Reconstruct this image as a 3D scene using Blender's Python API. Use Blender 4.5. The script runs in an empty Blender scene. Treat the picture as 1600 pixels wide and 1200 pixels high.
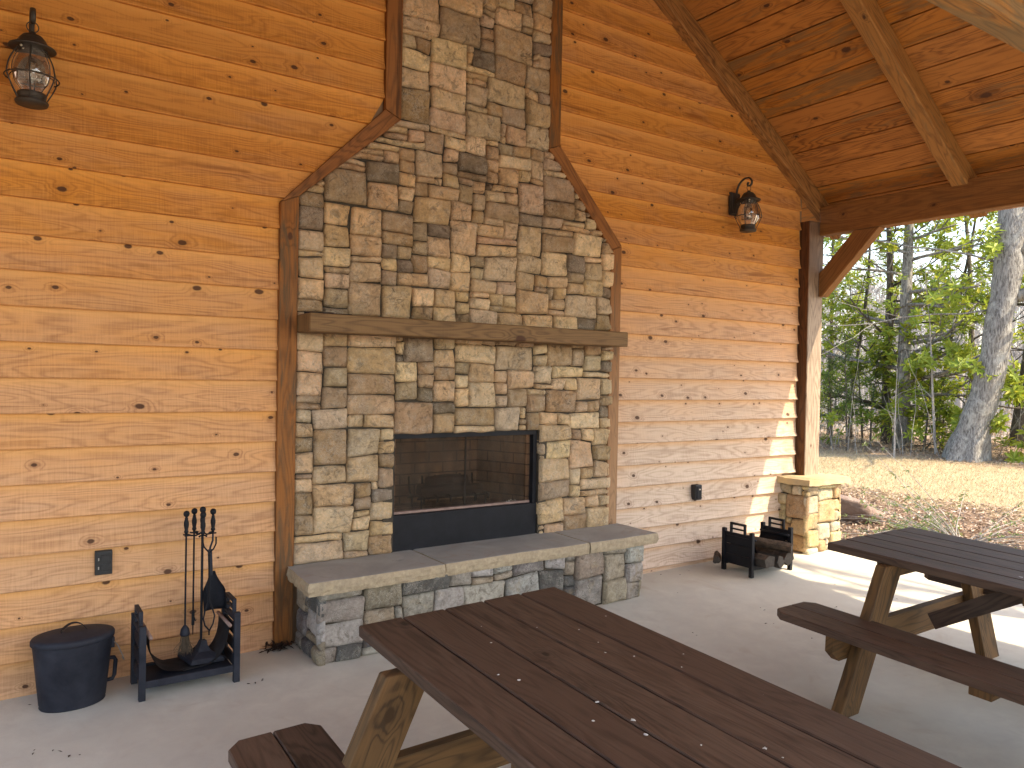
import bpy, bmesh, math, random
from mathutils import Vector, Matrix, noise
from math import radians as R_, sin, cos, pi
random.seed(7)
scn = bpy.context.scene
COL = scn.collection

# ------------------------------------------------------------------ camera
cam_d = bpy.data.cameras.new('camera'); cam = bpy.data.objects.new('camera', cam_d); COL.objects.link(cam)
cam_d.sensor_width = 36; cam_d.lens = 27.108; cam_d.clip_start = .05; cam_d.clip_end = 600
_r = Vector((0.8297947575, -0.5577703724, 0.0182447825))
_d = Vector((0.0091632574, -0.019070707, -0.9997761463))
_f = Vector((0.5579934544, 0.8297761866, -0.0107137792))
M = Matrix.Identity(4)
for i in range(3):
    M[i][0] = _r[i]; M[i][1] = -_d[i]; M[i][2] = -_f[i]
M[2][3] = 1.6
cam.matrix_world = M
scn.camera = cam

# ------------------------------------------------------------------ light
SUN_TO = Vector((1, -1.6, 2.01)).normalized()
world = bpy.data.worlds.new('World'); scn.world = world; world.use_nodes = True
wn = world.node_tree; bg = wn.nodes['Background']
sky = wn.nodes.new('ShaderNodeTexSky'); sky.sky_type = 'NISHITA'; sky.sun_disc = False
sky.sun_elevation = math.asin(SUN_TO.z); sky.sun_rotation = math.atan2(SUN_TO.x, SUN_TO.y)
sky.air_density = 1.0; sky.dust_density = 1.6; sky.altitude = 200
wn.links.new(sky.outputs[0], bg.inputs[0]); bg.inputs[1].default_value = .15
sd = bpy.data.lights.new('sun', 'SUN'); sd.energy = 2.2; sd.angle = R_(.55); sd.color = (1, .91, .76)
so = bpy.data.objects.new('sun', sd); COL.objects.link(so)
so.rotation_euler = SUN_TO.to_track_quat('Z', 'Y').to_euler(); so.location = (12, -12, 20)
scn.view_settings.view_transform = 'Standard'; scn.view_settings.look = 'None'
scn.view_settings.exposure = 2.15; scn.view_settings.gamma = 1
try:
    scn.view_settings.use_white_balance = True; scn.view_settings.white_balance_temperature = 7900; scn.view_settings.white_balance_tint = 10
except Exception: pass
scn.cycles.max_bounces = 8; scn.cycles.diffuse_bounces = 6; scn.cycles.transparent_max_bounces = 12
try: scn.cycles.use_denoising = True
except Exception: pass

# ------------------------------------------------------------------ helpers
def tag(o, label=None, cat=None, group=None, kind=None):
    if label: o['label'] = label
    if cat: o['category'] = cat
    if group: o['group'] = group
    if kind: o['kind'] = kind
    return o
def thing(name, label, cat, loc=(0, 0, 0), group=None, rot=(0, 0, 0)):
    o = bpy.data.objects.new(name, None); COL.objects.link(o); o.location = loc; o.rotation_euler = rot
    o.empty_display_size = .1
    return tag(o, label, cat, group)
def obj(name, bm, mat, parent=None, smooth=False, world_space=False):
    me = bpy.data.meshes.new(name); bm.to_mesh(me); bm.free()
    mats = mat if isinstance(mat, (list, tuple)) else [mat]
    for m_ in mats: me.materials.append(m_)
    if smooth:
        for p in me.polygons: p.use_smooth = True
    o = bpy.data.objects.new(name, me); COL.objects.link(o)
    if parent:
        o.parent = parent
        if world_space:
            o.matrix_parent_inverse = mat_of(parent).inverted()
    return o
def mat_of(o):
    m_ = Matrix.LocRotScale(o.location, o.rotation_euler, o.scale)
    return (mat_of(o.parent) @ m_) if o.parent else m_
def dup(root, loc, rot=None, label=None):
    r = root.copy(); COL.objects.link(r); r.location = loc
    if rot is not None: r.rotation_euler = rot
    if label: r['label'] = label
    for ch in list(root.children):
        c = ch.copy(); COL.objects.link(c); c.parent = r
        for g in list(ch.children):
            d = g.copy(); COL.objects.link(d); d.parent = c
    return r
def zf(x, y):
    t = min(1, max(0, (y - 2.8) / 1.5)); t = t * t * (3 - 2 * t)
    return (.01 + .0145 * x) * t
_uvk = [0]
def uvlayer(bm): return bm.loops.layers.uv.get('grain') or bm.loops.layers.uv.new('grain')
def tr(bm, verts, mtx):
    bmesh.ops.transform(bm, matrix=mtx, verts=verts)
def board(bm, L, W, T, mtx=Matrix(), bev=.003, seg=1, wob=0, mi=0):
    """rough sawn board, length on local x, width on y, thickness on z; grain uv in metres"""
    uv = uvlayer(bm)
    n0 = len(bm.verts)
    r = bmesh.ops.create_cube(bm, size=1, matrix=Matrix.Diagonal((L, W, T, 1)))
    vs = r['verts']; es = list({e for v in vs for e in v.link_edges})
    if bev:
        b = bmesh.ops.bevel(bm, geom=es, offset=bev, segments=1, affect='EDGES', profile=.5)
    bm.verts.ensure_lookup_table()
    vs = [bm.verts[i] for i in range(n0, len(bm.verts))]
    fs = list({f for v in vs for f in v.link_faces})
    if seg > 1:
        es = [e for e in {e for f in fs for e in f.edges} if abs(e.verts[0].co.x - e.verts[1].co.x) > L * .5]
        bmesh.ops.subdivide_edges(bm, edges=es, cuts=seg - 1)
        bm.verts.ensure_lookup_table()
        vs = [bm.verts[i] for i in range(n0, len(bm.verts))]
        fs = list({f for v in vs for f in v.link_faces})
    _uvk[0] += 1; k = _uvk[0]; ou = (k * 7.37) % 61
    for f in fs:
        f.material_index = mi
        n = f.normal if f.normal.length else Vector((0, 0, 1))
        f.normal_update(); n = f.normal
        ax = max(range(3), key=lambda i: abs(n[i]))
        for l in f.loops:
            c = l.vert.co
            if ax == 2: u, v = c.x, c.y + W / 2
            elif ax == 1: u, v = c.x, c.z + T / 2 + W
            else: u, v = c.z * .3, c.y + W / 2 + .4
            l[uv].uv = (u + ou, v + (k % 97) * 4 + .5)
    if wob:
        sd_ = Vector((k * 3.1, 0, 0))
        for v in vs: v.co += noise.noise_vector(v.co * 2.2 + sd_) * wob
    tr(bm, vs, mtx)
    return vs
def bbox(bm, x0, x1, y0, y1, z0, z1, bev=0, axis=None, **k):
    """axis aligned board between limits; grain on the longest side"""
    d = (x1 - x0, y1 - y0, z1 - z0); a = axis if axis is not None else max(range(3), key=lambda i: d[i])
    c = Matrix.Translation(((x0 + x1) / 2, (y0 + y1) / 2, (z0 + z1) / 2))
    rest = [i for i in range(3) if i != a]
    if d[rest[0]] < d[rest[1]]: rest = rest[::-1]
    Rm = Matrix.Identity(4)
    cols = [a, rest[0], rest[1]]
    for j, i in enumerate(cols):
        e = Vector((0, 0, 0)); e[i] = 1
        for q in range(3): Rm[q][j] = e[q]
    if Rm.to_3x3().determinant() < 0:
        for q in range(3): Rm[q][2] *= -1
    return board(bm, d[a], d[rest[0]], d[rest[1]], c @ Rm, bev, **k)
def seg_mtx(p, q, up=(0, 0, 1)):
    p = Vector(p); q = Vector(q); x = (q - p).normalized(); u = Vector(up)
    y = u.cross(x).normalized(); z = x.cross(y)
    m_ = Matrix.Identity(4)
    for i in range(3): m_[i][0] = x[i]; m_[i][1] = y[i]; m_[i][2] = z[i]; m_[i][3] = (p[i] + q[i]) / 2
    return m_, (q - p).length
def tube(bm, pts, rad, n=8, closed=False, cap=True):
    pts = [Vector(p) for p in pts]; N = len(pts)
    rads = rad if isinstance(rad, (list, tuple)) else [rad] * N
    rings = []; prev = None
    for i, p in enumerate(pts):
        if closed: t = pts[(i + 1) % N] - pts[i - 1]
        else: t = pts[min(i + 1, N - 1)] - pts[max(i - 1, 0)]
        t.normalize()
        if prev is None:
            a = Vector((0, 0, 1)) if abs(t.z) < .9 else Vector((1, 0, 0))
            u = t.cross(a).normalized()
        else:
            u = (prev - t * prev.dot(t))
            u = u.normalized() if u.length > 1e-6 else t.orthogonal().normalized()
        prev = u; w = t.cross(u)
        rings.append([bm.verts.new(p + (u * cos(2 * pi * j / n) + w * sin(2 * pi * j / n)) * rads[i]) for j in range(n)])
    rng = range(N) if closed else range(N - 1)
    for i in rng:
        a = rings[i]; b = rings[(i + 1) % N]
        for j in range(n): bm.faces.new((a[j], a[(j + 1) % n], b[(j + 1) % n], b[j]))
    if cap and not closed:
        bm.faces.new(rings[0][::-1]); bm.faces.new(rings[-1])
    return rings
def lathe(bm, prof, c=(0, 0, 0), n=28, sx=1, sy=1, close=True):
    rings = []
    for r, z in prof:
        rings.append([bm.verts.new((c[0] + r * sx * cos(2 * pi * j / n), c[1] + r * sy * sin(2 * pi * j / n), c[2] + z)) for j in range(n)])
    for a, b in zip(rings, rings[1:]):
        for j in range(n): bm.faces.new((a[j], a[(j + 1) % n], b[(j + 1) % n], b[j]))
    if close:
        if prof[0][0] > 1e-4: bm.faces.new(rings[0][::-1])
        if prof[-1][0] > 1e-4: bm.faces.new(rings[-1])
    return rings
def sbox(bm, x0, x1, y0, y1, z0, z1, bev=0):
    n0 = len(bm.verts)
    r = bmesh.ops.create_cube(bm, size=1, matrix=Matrix.Translation(((x0 + x1) / 2, (y0 + y1) / 2, (z0 + z1) / 2)) @ Matrix.Diagonal((x1 - x0, y1 - y0, z1 - z0, 1)))
    if bev:
        bmesh.ops.bevel(bm, geom=list({e for v in r['verts'] for e in v.link_edges}), offset=bev, segments=2, affect='EDGES', profile=.5)
    bm.verts.ensure_lookup_table()
    return [bm.verts[i] for i in range(n0, len(bm.verts))]
def bar(bm, p, q, w, t, up=(0, 0, 1), bev=.002):
    m_, L = seg_mtx(p, q, up)
    return board(bm, L, w, t, m_, bev)

# ------------------------------------------------------------------ materials
class NT:
    def __init__(s, name):
        s.m = bpy.data.materials.new(name); s.m.use_nodes = True; s.t = s.m.node_tree
        s.b = s.t.nodes['Principled BSDF']; s.out = s.t.nodes['Material Output']
    def n(s, typ, **kw):
        nd = s.t.nodes.new(typ)
        for k, v in kw.items(): setattr(nd, k, v)
        return nd
    def put(s, sock, v):
        if hasattr(v, 'is_output') or isinstance(v, bpy.types.NodeSocket): s.t.links.new(v, sock)
        else:
            if isinstance(v, (tuple, list)) and len(v) == 3 and sock.type == 'RGBA': v = (*v, 1)
            sock.default_value = v
    def m_(s, op, a, b=0, c=None, clamp=False):
        nd = s.n('ShaderNodeMath', operation=op, use_clamp=clamp); s.put(nd.inputs[0], a); s.put(nd.inputs[1], b)
        if c is not None: s.put(nd.inputs[2], c)
        return nd.outputs[0]
    def comb(s, x, y, z=0):
        nd = s.n('ShaderNodeCombineXYZ'); s.put(nd.inputs[0], x); s.put(nd.inputs[1], y); s.put(nd.inputs[2], z); return nd.outputs[0]
    def sep(s, v):
        nd = s.n('ShaderNodeSeparateXYZ'); s.put(nd.inputs[0], v); return nd.outputs
    def noise(s, vec, scale, detail=4, rough=.55, dist=0, dim='3D'):
        nd = s.n('ShaderNodeTexNoise', noise_dimensions=dim); s.put(nd.inputs['Vector'], vec)
        nd.inputs['Scale'].default_value = scale; nd.inputs['Detail'].default_value = detail
        nd.inputs['Roughness'].default_value = rough; nd.inputs['Distortion'].default_value = dist
        return nd.outputs['Fac']
    def mr(s, v, a, b, c=0, d=1, smooth=False):
        nd = s.n('ShaderNodeMapRange'); nd.interpolation_type = 'SMOOTHSTEP' if smooth else 'LINEAR'
        s.put(nd.inputs[0], v)
        for i, q in enumerate((a, b, c, d)): s.put(nd.inputs[i + 1], q)
        return nd.outputs[0]
    def mix(s, f, a, b, mode='MIX'):
        nd = s.n('ShaderNodeMix', data_type='RGBA', blend_type=mode)
        s.put(nd.inputs[0], f); s.put(nd.inputs[6], a); s.put(nd.inputs[7], b); return nd.outputs[2]
    def wn(s, vec, dim='3D'):
        nd = s.n('ShaderNodeTexWhiteNoise', noise_dimensions=dim)
        s.put(nd.inputs['W' if dim == '1D' else 'Vector'], vec); return nd.outputs['Value'], nd.outputs['Color']
    def bump(s, h, strength, dist=.002):
        nd = s.n('ShaderNodeBump'); nd.inputs['Strength'].default_value = strength; nd.inputs['Distance'].default_value = dist
        s.put(nd.inputs['Height'], h); s.put(s.b.inputs['Normal'], nd.outputs[0]); return nd
    def fin(s, color, rough=.8, spec=.4, metal=0):
        s.put(s.b.inputs['Base Color'], color); s.put(s.b.inputs['Roughness'], rough)
        s.b.inputs['Specular IOR Level'].default_value = spec; s.b.inputs['Metallic'].default_value = metal
        return s.m

def wood(name, light, dark, knotc=(.06, .022, .01), rough=.7, spec=.3, knots=.6, saw=.35, var=.25, ring=.5,
         blue=0, bluec=(.12, .1, .06), fade=None, bump=.5, knscale=3.4, specks=0, edge=None, stain=0, kbig=.055, lap=False):
    s = NT(name)
    uvn = s.n('ShaderNodeUVMap', uv_map='grain').outputs[0]
    u, v, _ = s.sep(uvn)
    bid = s.m_('FLOOR', s.m_('DIVIDE', v, 4.0))
    rv, rc = s.wn(bid, '1D')
    rr = s.sep(rc)
    # knots
    vor = s.n('ShaderNodeTexVoronoi', voronoi_dimensions='2D', feature='F1'); s.put(vor.inputs['Vector'], s.comb(s.m_('MULTIPLY', u, .62), s.m_('MULTIPLY', v, 1.0)))
    vor.inputs['Scale'].default_value = knscale
    d = vor.outputs['Distance']; cr = s.sep(vor.outputs['Color'])
    nz = s.noise(s.comb(s.m_('MULTIPLY', u, 30), s.m_('MULTIPLY', v, 30)), 1, 2)
    d2 = s.m_('ADD', d, s.m_('MULTIPLY', s.m_('SUBTRACT', nz, .5), .035))
    has = s.m_('LESS_THAN', cr[0], knots)
    rad = s.m_('MULTIPLY', s.m_('ADD', s.m_('MULTIPLY', cr[1], s.m_('MULTIPLY', cr[1], kbig)), .022), has)
    kn = s.m_('SUBTRACT', 1, s.mr(d2, s.m_('MULTIPLY', rad, .62), s.m_('ADD', rad, .004), 0, 1, True), clamp=True)
    kn = s.m_('MULTIPLY', kn, has)
    halo = s.m_('MULTIPLY', s.m_('SUBTRACT', 1, s.mr(d2, rad, s.m_('MULTIPLY', rad, 3.4), 0, 1, True)), has)
    # grain: contour rings + fibres, bent round the knots
    base = s.noise(s.comb(s.m_('MULTIPLY', u, .9), s.m_('MULTIPLY', v, 6.5)), 1, 2.5, .5, .15)
    bend = s.m_('MULTIPLY', halo, .10)
    ringv = s.m_('SINE', s.m_('MULTIPLY', s.m_('ADD', base, bend), s.m_('ADD', s.m_('MULTIPLY', rr[1], 70), 70)))
    ringv = s.m_('POWER', s.m_('ADD', s.m_('MULTIPLY', ringv, .5), .5), 2.2)
    fib = s.noise(s.comb(s.m_('MULTIPLY', u, 4), s.m_('MULTIPLY', v, 120)), 1, 4, .7)
    sawn = s.noise(s.comb(s.m_('MULTIPLY', u, 120), s.m_('MULTIPLY', v, 5)), 1, 3, .7)
    blot = s.noise(s.comb(s.m_('MULTIPLY', u, 1.6), s.m_('MULTIPLY', v, 6)), 1, 4, .6, .4)
    streak = s.noise(s.comb(s.m_('MULTIPLY', u, .8), s.m_('ADD', s.m_('MULTIPLY', v, 16), 31.7)), 1, 3, .6, .3)
    f = s.m_('MULTIPLY', ringv, ring)
    f = s.m_('ADD', f, s.m_('MULTIPLY', s.m_('SUBTRACT', fib, .5), 1.15))
    f = s.m_('ADD', f, s.m_('MULTIPLY', s.m_('SUBTRACT', sawn, .5), saw))
    f = s.m_('ADD', f, s.m_('MULTIPLY', s.m_('SUBTRACT', blot, .5), .9))
    f = s.m_('ADD', f, s.m_('MULTIPLY', s.m_('SUBTRACT', rr[0], .5), var * 2))
    f = s.m_('ADD', f, s.mr(streak, .62, .74, 0, .75 + stain, True))
    f = s.m_('ADD', f, s.m_('MULTIPLY', halo, .28))
    f = s.m_('ADD', f, .12, clamp=True)
    lt = light
    if fade:      # weathered, paler finish: (paler colour, darker colour, socket builder)
        w = fade[2](s)
        w = s.m_('ADD', w, s.m_('MULTIPLY', s.m_('SUBTRACT', blot, .5), .5), clamp=True)
        lt = s.mix(w, (*light, 1), (*fade[0], 1)); dk = s.mix(w, (*dark, 1), (*fade[1], 1))
    else:
        lt = (*light, 1); dk = (*dark, 1)
    c = s.mix(f, lt, dk)
    if lap:   # under the overlap: fresh amber finish kept, lap-line glow painted in; exposed face greyed
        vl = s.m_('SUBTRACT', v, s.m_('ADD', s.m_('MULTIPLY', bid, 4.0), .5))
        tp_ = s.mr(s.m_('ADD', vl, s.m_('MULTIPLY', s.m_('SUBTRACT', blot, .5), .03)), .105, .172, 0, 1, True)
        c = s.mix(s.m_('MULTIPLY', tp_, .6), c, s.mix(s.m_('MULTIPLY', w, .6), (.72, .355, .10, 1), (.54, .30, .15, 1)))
    if blue:
        b1 = s.noise(s.comb(s.m_('MULTIPLY', u, 1.9), s.m_('MULTIPLY', v, 15), 4.2), 1, 6, .7, 1.0)
        bb = s.m_('ADD', b1, s.m_('MULTIPLY', s.m_('SUBTRACT', rr[2], .5), .22))
        c = s.mix(s.mr(bb, .5, .68, 0, blue, True), c, (*bluec, 1))
    hs = s.n('ShaderNodeHueSaturation'); s.put(hs.inputs['Color'], c)
    s.put(hs.inputs['Value'], s.mr(rv, 0, 1, 1 - var * .55, 1 + var * .45)); s.put(hs.inputs['Saturation'], s.mr(rr[2], 0, 1, .97, 1.03)); c = hs.outputs[0]
    c = s.mix(s.m_('MULTIPLY', kn, .93), c, (*knotc, 1))
    if specks:
        vs = s.n('ShaderNodeTexVoronoi', voronoi_dimensions='2D'); s.put(vs.inputs['Vector'], s.comb(s.m_('ADD', u, s.m_('MULTIPLY', nz, .02)), v)); vs.inputs['Scale'].default_value = 7
        vc = s.sep(vs.outputs['Color'])
        sp = s.m_('MULTIPLY', s.m_('LESS_THAN', vs.outputs['Distance'], s.m_('MULTIPLY', vc[1], .075)), s.m_('LESS_THAN', vc[0], specks))
        sp = s.m_('MULTIPLY', sp, s.mr(nz, .35, .5))
        c = s.mix(sp, c, (.55, .55, .56, 1))
    h = s.m_('ADD', s.m_('MULTIPLY', fib, .5), s.m_('MULTIPLY', sawn, saw * 1.6))
    h = s.m_('ADD', h, s.m_('MULTIPLY', ringv, -.22 * ring)); h = s.m_('SUBTRACT', h, s.m_('MULTIPLY', kn, .4))
    s.bump(h, bump, .0016)
    return s.fin(c, rough, spec)

def wfade(s):
    g = s.n('ShaderNodeNewGeometry').outputs['Position']; x, y, z = s.sep(g)
    lo = s.mr(z, .3, 3.1, 1, 0, True)
    rt = s.mr(x, 2.8, 4.4, .38, 1.2, True)
    return s.m_('MULTIPLY', lo, rt)
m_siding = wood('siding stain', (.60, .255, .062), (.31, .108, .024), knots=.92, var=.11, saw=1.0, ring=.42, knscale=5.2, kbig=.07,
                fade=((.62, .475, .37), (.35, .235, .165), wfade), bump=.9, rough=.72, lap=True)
m_trim = wood('trim stain', (.27, .10, .025), (.085, .03, .008), knots=.4, var=.25, blue=.8, bluec=(.085, .055, .03), ring=.45,
              fade=((.42, .25, .14), (.2, .11, .06), lambda s: s.m_('MULTIPLY', s.mr(s.sep(s.n('ShaderNodeNewGeometry').outputs['Position'])[0], 3, 4, 0, 1), s.mr(s.sep(s.n('ShaderNodeNewGeometry').outputs['Position'])[2], .5, 2.6, 1, 0))))
m_ceil = wood('ceiling boards', (.46, .175, .036), (.14, .047, .010), knots=.7, var=.34, blue=.75, bluec=(.17, .10, .045), ring=.45, saw=.25, knscale=2.2, bump=.6)
m_rafter = wood('rafter timber', (.36, .165, .048), (.12, .05, .015), knots=.35, var=.2, blue=.6, bluec=(.13, .1, .055), ring=.5, knscale=2.5, bump=.8)
m_beam = wood('beam timber', (.26, .115, .036), (.12, .047, .015), knots=.4, var=.15, ring=.4, knscale=2.2, blue=.3, bluec=(.07, .04, .02))
def pfade(s):
    g = s.n('ShaderNodeNewGeometry'); z = s.sep(g.outputs['Position'])[2]; ny = s.sep(g.outputs['Normal'])[1]
    return s.m_('MULTIPLY', s.mr(z, 2.0, 2.9, 1, .3, True), s.mr(ny, -.2, -.8, 0, .8))
m_post = wood('post timber', (.15, .058, .02), (.06, .024, .01), knots=.3, ring=.5, fade=((.44, .36, .28), (.2, .15, .11), pfade), bump=.9)
m_mantel = wood('mantel timber', (.20, .11, .045), (.075, .038, .016), knots=.35, ring=.5, knscale=2.4, bump=.8, blue=.4, bluec=(.1, .075, .05))
m_table = wood('table stain', (.092, .053, .037), (.024, .0145, .0105), knotc=(.02, .012, .009), knots=.4, ring=.45, var=.22, saw=.05, rough=.58, spec=.3, knscale=2.0, specks=.08, bump=1, blue=.35, bluec=(.14, .09, .065))
m_leg = wood('treated lumber', (.16, .082, .03), (.055, .03, .013), knotc=(.05, .025, .01), knots=.35, ring=.6, var=.25, saw=.1, blue=.55, bluec=(.085, .05, .03), bump=.7)
m_ply = wood('rough backing', (.3, .2, .12), (.2, .12, .07), knots=.2)

def stone_mat(name, speck=.5, mort=(.05, .043, .036)):
    s = NT(name)
    c = s.n('ShaderNodeAttribute', attribute_name='col').outputs['Color']
    p = s.n('ShaderNodeNewGeometry').outputs['Position']
    big = s.noise(p, 9, 6, .65, .5); fine = s.noise(p, 60, 5, .7); vf = s.noise(p, 260, 3, .7)
    k = s.m_('ADD', s.m_('MULTIPLY', big, 1.3), s.m_('MULTIPLY', fine, 1.2)); k = s.m_('ADD', k, -.22)
    nd = s.n('ShaderNodeVectorMath', operation='SCALE'); s.put(nd.inputs[0], c); s.put(nd.inputs['Scale'], k)
    c2 = nd.outputs[0]
    st = s.noise(p, 11, 5, .75, 1.6)
    c2 = s.mix(s.mr(st, .52, .66, 0, .6, True), c2, (.11, .085, .06, 1), 'MIX')
    c2 = s.mix(s.mr(s.noise(p, 6.5, 3, .6, .8), .55, .7, 0, .3, True), c2, (.42, .30, .15, 1))
    # pale scratches and mineral specks
    sc = s.noise(p, 34, 5, .75, 2.5)
    ridge = s.m_('ABSOLUTE', s.m_('SUBTRACT', sc, .5))
    msk = s.m_('MULTIPLY', s.mr(ridge, 0, .03, 1, 0), s.mr(s.noise(p, 13, 3), .44, .56, 0, 1))
    msk = s.m_('MAXIMUM', msk, s.mr(vf, .62, .7, 0, .8))
    c2 = s.mix(s.m_('MULTIPLY', msk, speck), c2, (.58, .54, .47, 1))
    ck = s.m_('ABSOLUTE', s.m_('SUBTRACT', s.noise(p, 9, 3, .5, 1.5), .5)); ckm = s.m_('MULTIPLY', s.mr(ck, 0, .012, 1, 0), s.mr(s.noise(p, 5, 2), .5, .6))
    c2 = s.mix(s.m_('MULTIPLY', ckm, .6), c2, (.06, .045, .032, 1))
    h = s.m_('ADD', s.m_('MULTIPLY', s.noise(p, 26, 8, .75, .9), 1), s.m_('MULTIPLY', vf, .15)); h = s.m_('SUBTRACT', h, s.m_('MULTIPLY', ckm, .3))
    s.bump(h, 1, .022)
    return s.fin(c2, .88, .3)
m_stone = stone_mat('fieldstone', .75)
m_stoneb = stone_mat('hearth fieldstone', .8)
def simple(name, c1, c2, scale=20, rough=.8, bump=.3, bd=.003, spec=.3, metal=0, detail=5):
    s = NT(name); p = s.n('ShaderNodeTexCoord').outputs['Object']
    nz = s.noise(p, scale, detail, .65, .3)
    c = s.mix(s.mr(nz, .3, .7), (*c1, 1), (*c2, 1)); s.bump(s.noise(p, scale * 3, 5, .7), bump, bd)
    return s.fin(c, rough, spec, metal)
m_mortar = simple('mortar', (.07, .056, .04), (.035, .028, .02), 30)
m_black = simple('black iron', (.005, .0055, .008), (.011, .012, .017), 12, .6, .25, .001, .22)
m_blackdusty = simple('dusty black iron', (.007, .009, .016), (.028, .032, .045), 7, .62, .5, .0015, .25, detail=7)
m_bronze = simple('bronze iron', (.028, .022, .018), (.045, .036, .028), 25, .5, .15, .001, .4)
m_plate = simple('dark grey plastic', (.018, .0185, .02), (.028, .028, .03), 40, .5, .1, .001)
m_leather = simple('dusty leather', (.022, .022, .027), (.06, .058, .062), 6, .7, .5, .004, .25)
m_rod = simple('worn dowel', (.32, .22, .19), (.2, .13, .11), 30, .6)
m_brass = simple('chrome screw', (.6, .55, .45), (.7, .65, .5), 10, .3, 0, .001, .5, 1)
m_wire = simple('galvanised wire', (.45, .43, .4), (.3, .29, .28), 30, .4, 0, .001, .5, .8)
m_bristle = simple('broom bristle', (.18, .14, .1), (.1, .075, .055), 40)
m_bark_log = simple('log bark', (.13, .085, .055), (.04, .028, .02), 25, .95, 1, .012)
m_cut = simple('split log', (.085, .072, .06), (.04, .033, .028), 30, .9, .6, .004)
m_white = simple('droppings', (.6, .6, .58), (.45, .45, .45), 60)
m_deadleaf = simple('dead leaves', (.045, .022, .014), (.022, .012, .008), 8)
m_roof = simple('roof shingle', (.08, .075, .07), (.05, .048, .045), 20)
m_whitefascia = simple('white metal edge', (.7, .7, .7), (.62, .62, .62), 8)

def concrete():
    s = NT('concrete floor'); p = s.n('ShaderNodeNewGeometry').outputs['Position']
    a = s.noise(p, 1.1, 5, .6, .5); b = s.noise(p, 7, 6, .65, .4); c_ = s.noise(p, 240, 2, .6)
    c = s.mix(s.mr(a, .32, .68), (.53, .505, .44, 1), (.62, .595, .52, 1))
    c = s.mix(s.mr(b, .35, .72), c, (.50, .47, .415, 1), 'MIX')
    c = s.mix(s.mr(s.noise(p, 2.6, 4, .6, 1.2), .56, .75, 0, .35, True), c, (.40, .31, .235, 1))
    c = s.mix(s.mr(c_, .62, .75, 0, .3), c, (.3, .28, .25, 1))
    s.bump(s.m_('ADD', s.m_('MULTIPLY', c_, .25), b), .35, .004)
    return s.fin(c, s.mr(a, .3, .7, .62, .8), .35)
m_conc = concrete()
def slabmat():
    s = NT('hearth flagstone'); p = s.n('ShaderNodeNewGeometry').outputs['Position']; n = s.sep(s.n('ShaderNodeNewGeometry').outputs['Normal'])
    a = s.noise(p, 3, 6, .6, .8); b = s.noise(p, 45, 6, .7); edge = s.mr(n[2], .5, .9, 1, 0)
    c = s.mix(s.mr(a, .35, .68), (.27, .255, .235, 1), (.36, .34, .31, 1))
    c = s.mix(s.mr(s.noise(p, 5, 5, .7, 1.5), .56, .66, 0, .5, True), c, (.30, .235, .19, 1))
    c = s.mix(s.mr(s.noise(p, 9, 5, .7, 1), .62, .72, 0, .6, True), c, (.13, .12, .115, 1))
    rough_edge = s.mix(s.mr(b, .3, .7), (.46, .37, .25, 1), (.30, .235, .16, 1))
    c = s.mix(edge, c, rough_edge)
    h = s.m_('ADD', s.m_('MULTIPLY', b, s.mr(edge, 0, 1, .25, 1)), s.m_('MULTIPLY', s.noise(p, 14, 4), edge))
    s.bump(h, .7, .01); return s.fin(c, .8, .3)
m_slab = slabmat()
def yellowcap():
    s = NT('sandstone cap'); p = s.n('ShaderNodeNewGeometry').outputs['Position']
    c = s.mix(s.mr(s.noise(p, 9, 6, .7, .5), .35, .65), (.50, .38, .21, 1), (.42, .33, .22, 1)); s.bump(s.noise(p, 30, 6, .7), .6, .01)
    return s.fin(c, .85, .3)
m_cap = yellowcap()
def brick():
    s = NT('firebrick'); uvn = s.n('ShaderNodeUVMap', uv_map='grain').outputs[0]
    b = s.n('ShaderNodeTexBrick'); s.put(b.inputs['Vector'], uvn); b.inputs['Scale'].default_value = 1
    b.inputs['Brick Width'].default_value = .225; b.inputs['Row Height'].default_value = .075; b.inputs['Mortar Size'].default_value = .005
    b.inputs['Color1'].default_value = (.36, .24, .16, 1); b.inputs['Color2'].default_value = (.46, .31, .21, 1); b.inputs['Mortar'].default_value = (.14, .09, .065, 1)
    p = s.n('ShaderNodeNewGeometry').outputs['Position']
    c = s.mix(s.mr(s.noise(p, 3.5, 4, .6), .42, .62, 0, .55), b.outputs['Color'], (.045, .035, .03, 1))
    s.bump(b.outputs['Fac'], -.6, .004); return s.fin(c, .9, .2)
m_brick = brick()
def screen():
    s = NT('mesh screen'); uvn = s.n('ShaderNodeTexCoord').outputs['Object']; x, y, z = s.sep(uvn)
    a = s.m_('ABSOLUTE', s.m_('SINE', s.m_('MULTIPLY', x, 700))); b = s.m_('ABSOLUTE', s.m_('SINE', s.m_('MULTIPLY', z, 700)))
    f = s.m_('MAXIMUM', s.mr(a, .84, .95), s.mr(b, .84, .95)); fold = s.mr(s.m_('SINE', s.m_('MULTIPLY', x, 62)), -1, 1, 0, .22)
    f = s.m_('ADD', s.m_('MULTIPLY', f, .5), fold, clamp=True)
    t = s.n('ShaderNodeBsdfTransparent'); mx = s.n('ShaderNodeMixShader'); s.put(mx.inputs[0], f)
    s.t.links.new(t.outputs[0], mx.inputs[1]); s.t.links.new(s.b.outputs[0], mx.inputs[2]); s.t.links.new(mx.outputs[0], s.out.inputs[0])
    return s.fin((.045, .04, .037, 1), .6, .3)
m_screen = screen()
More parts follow.
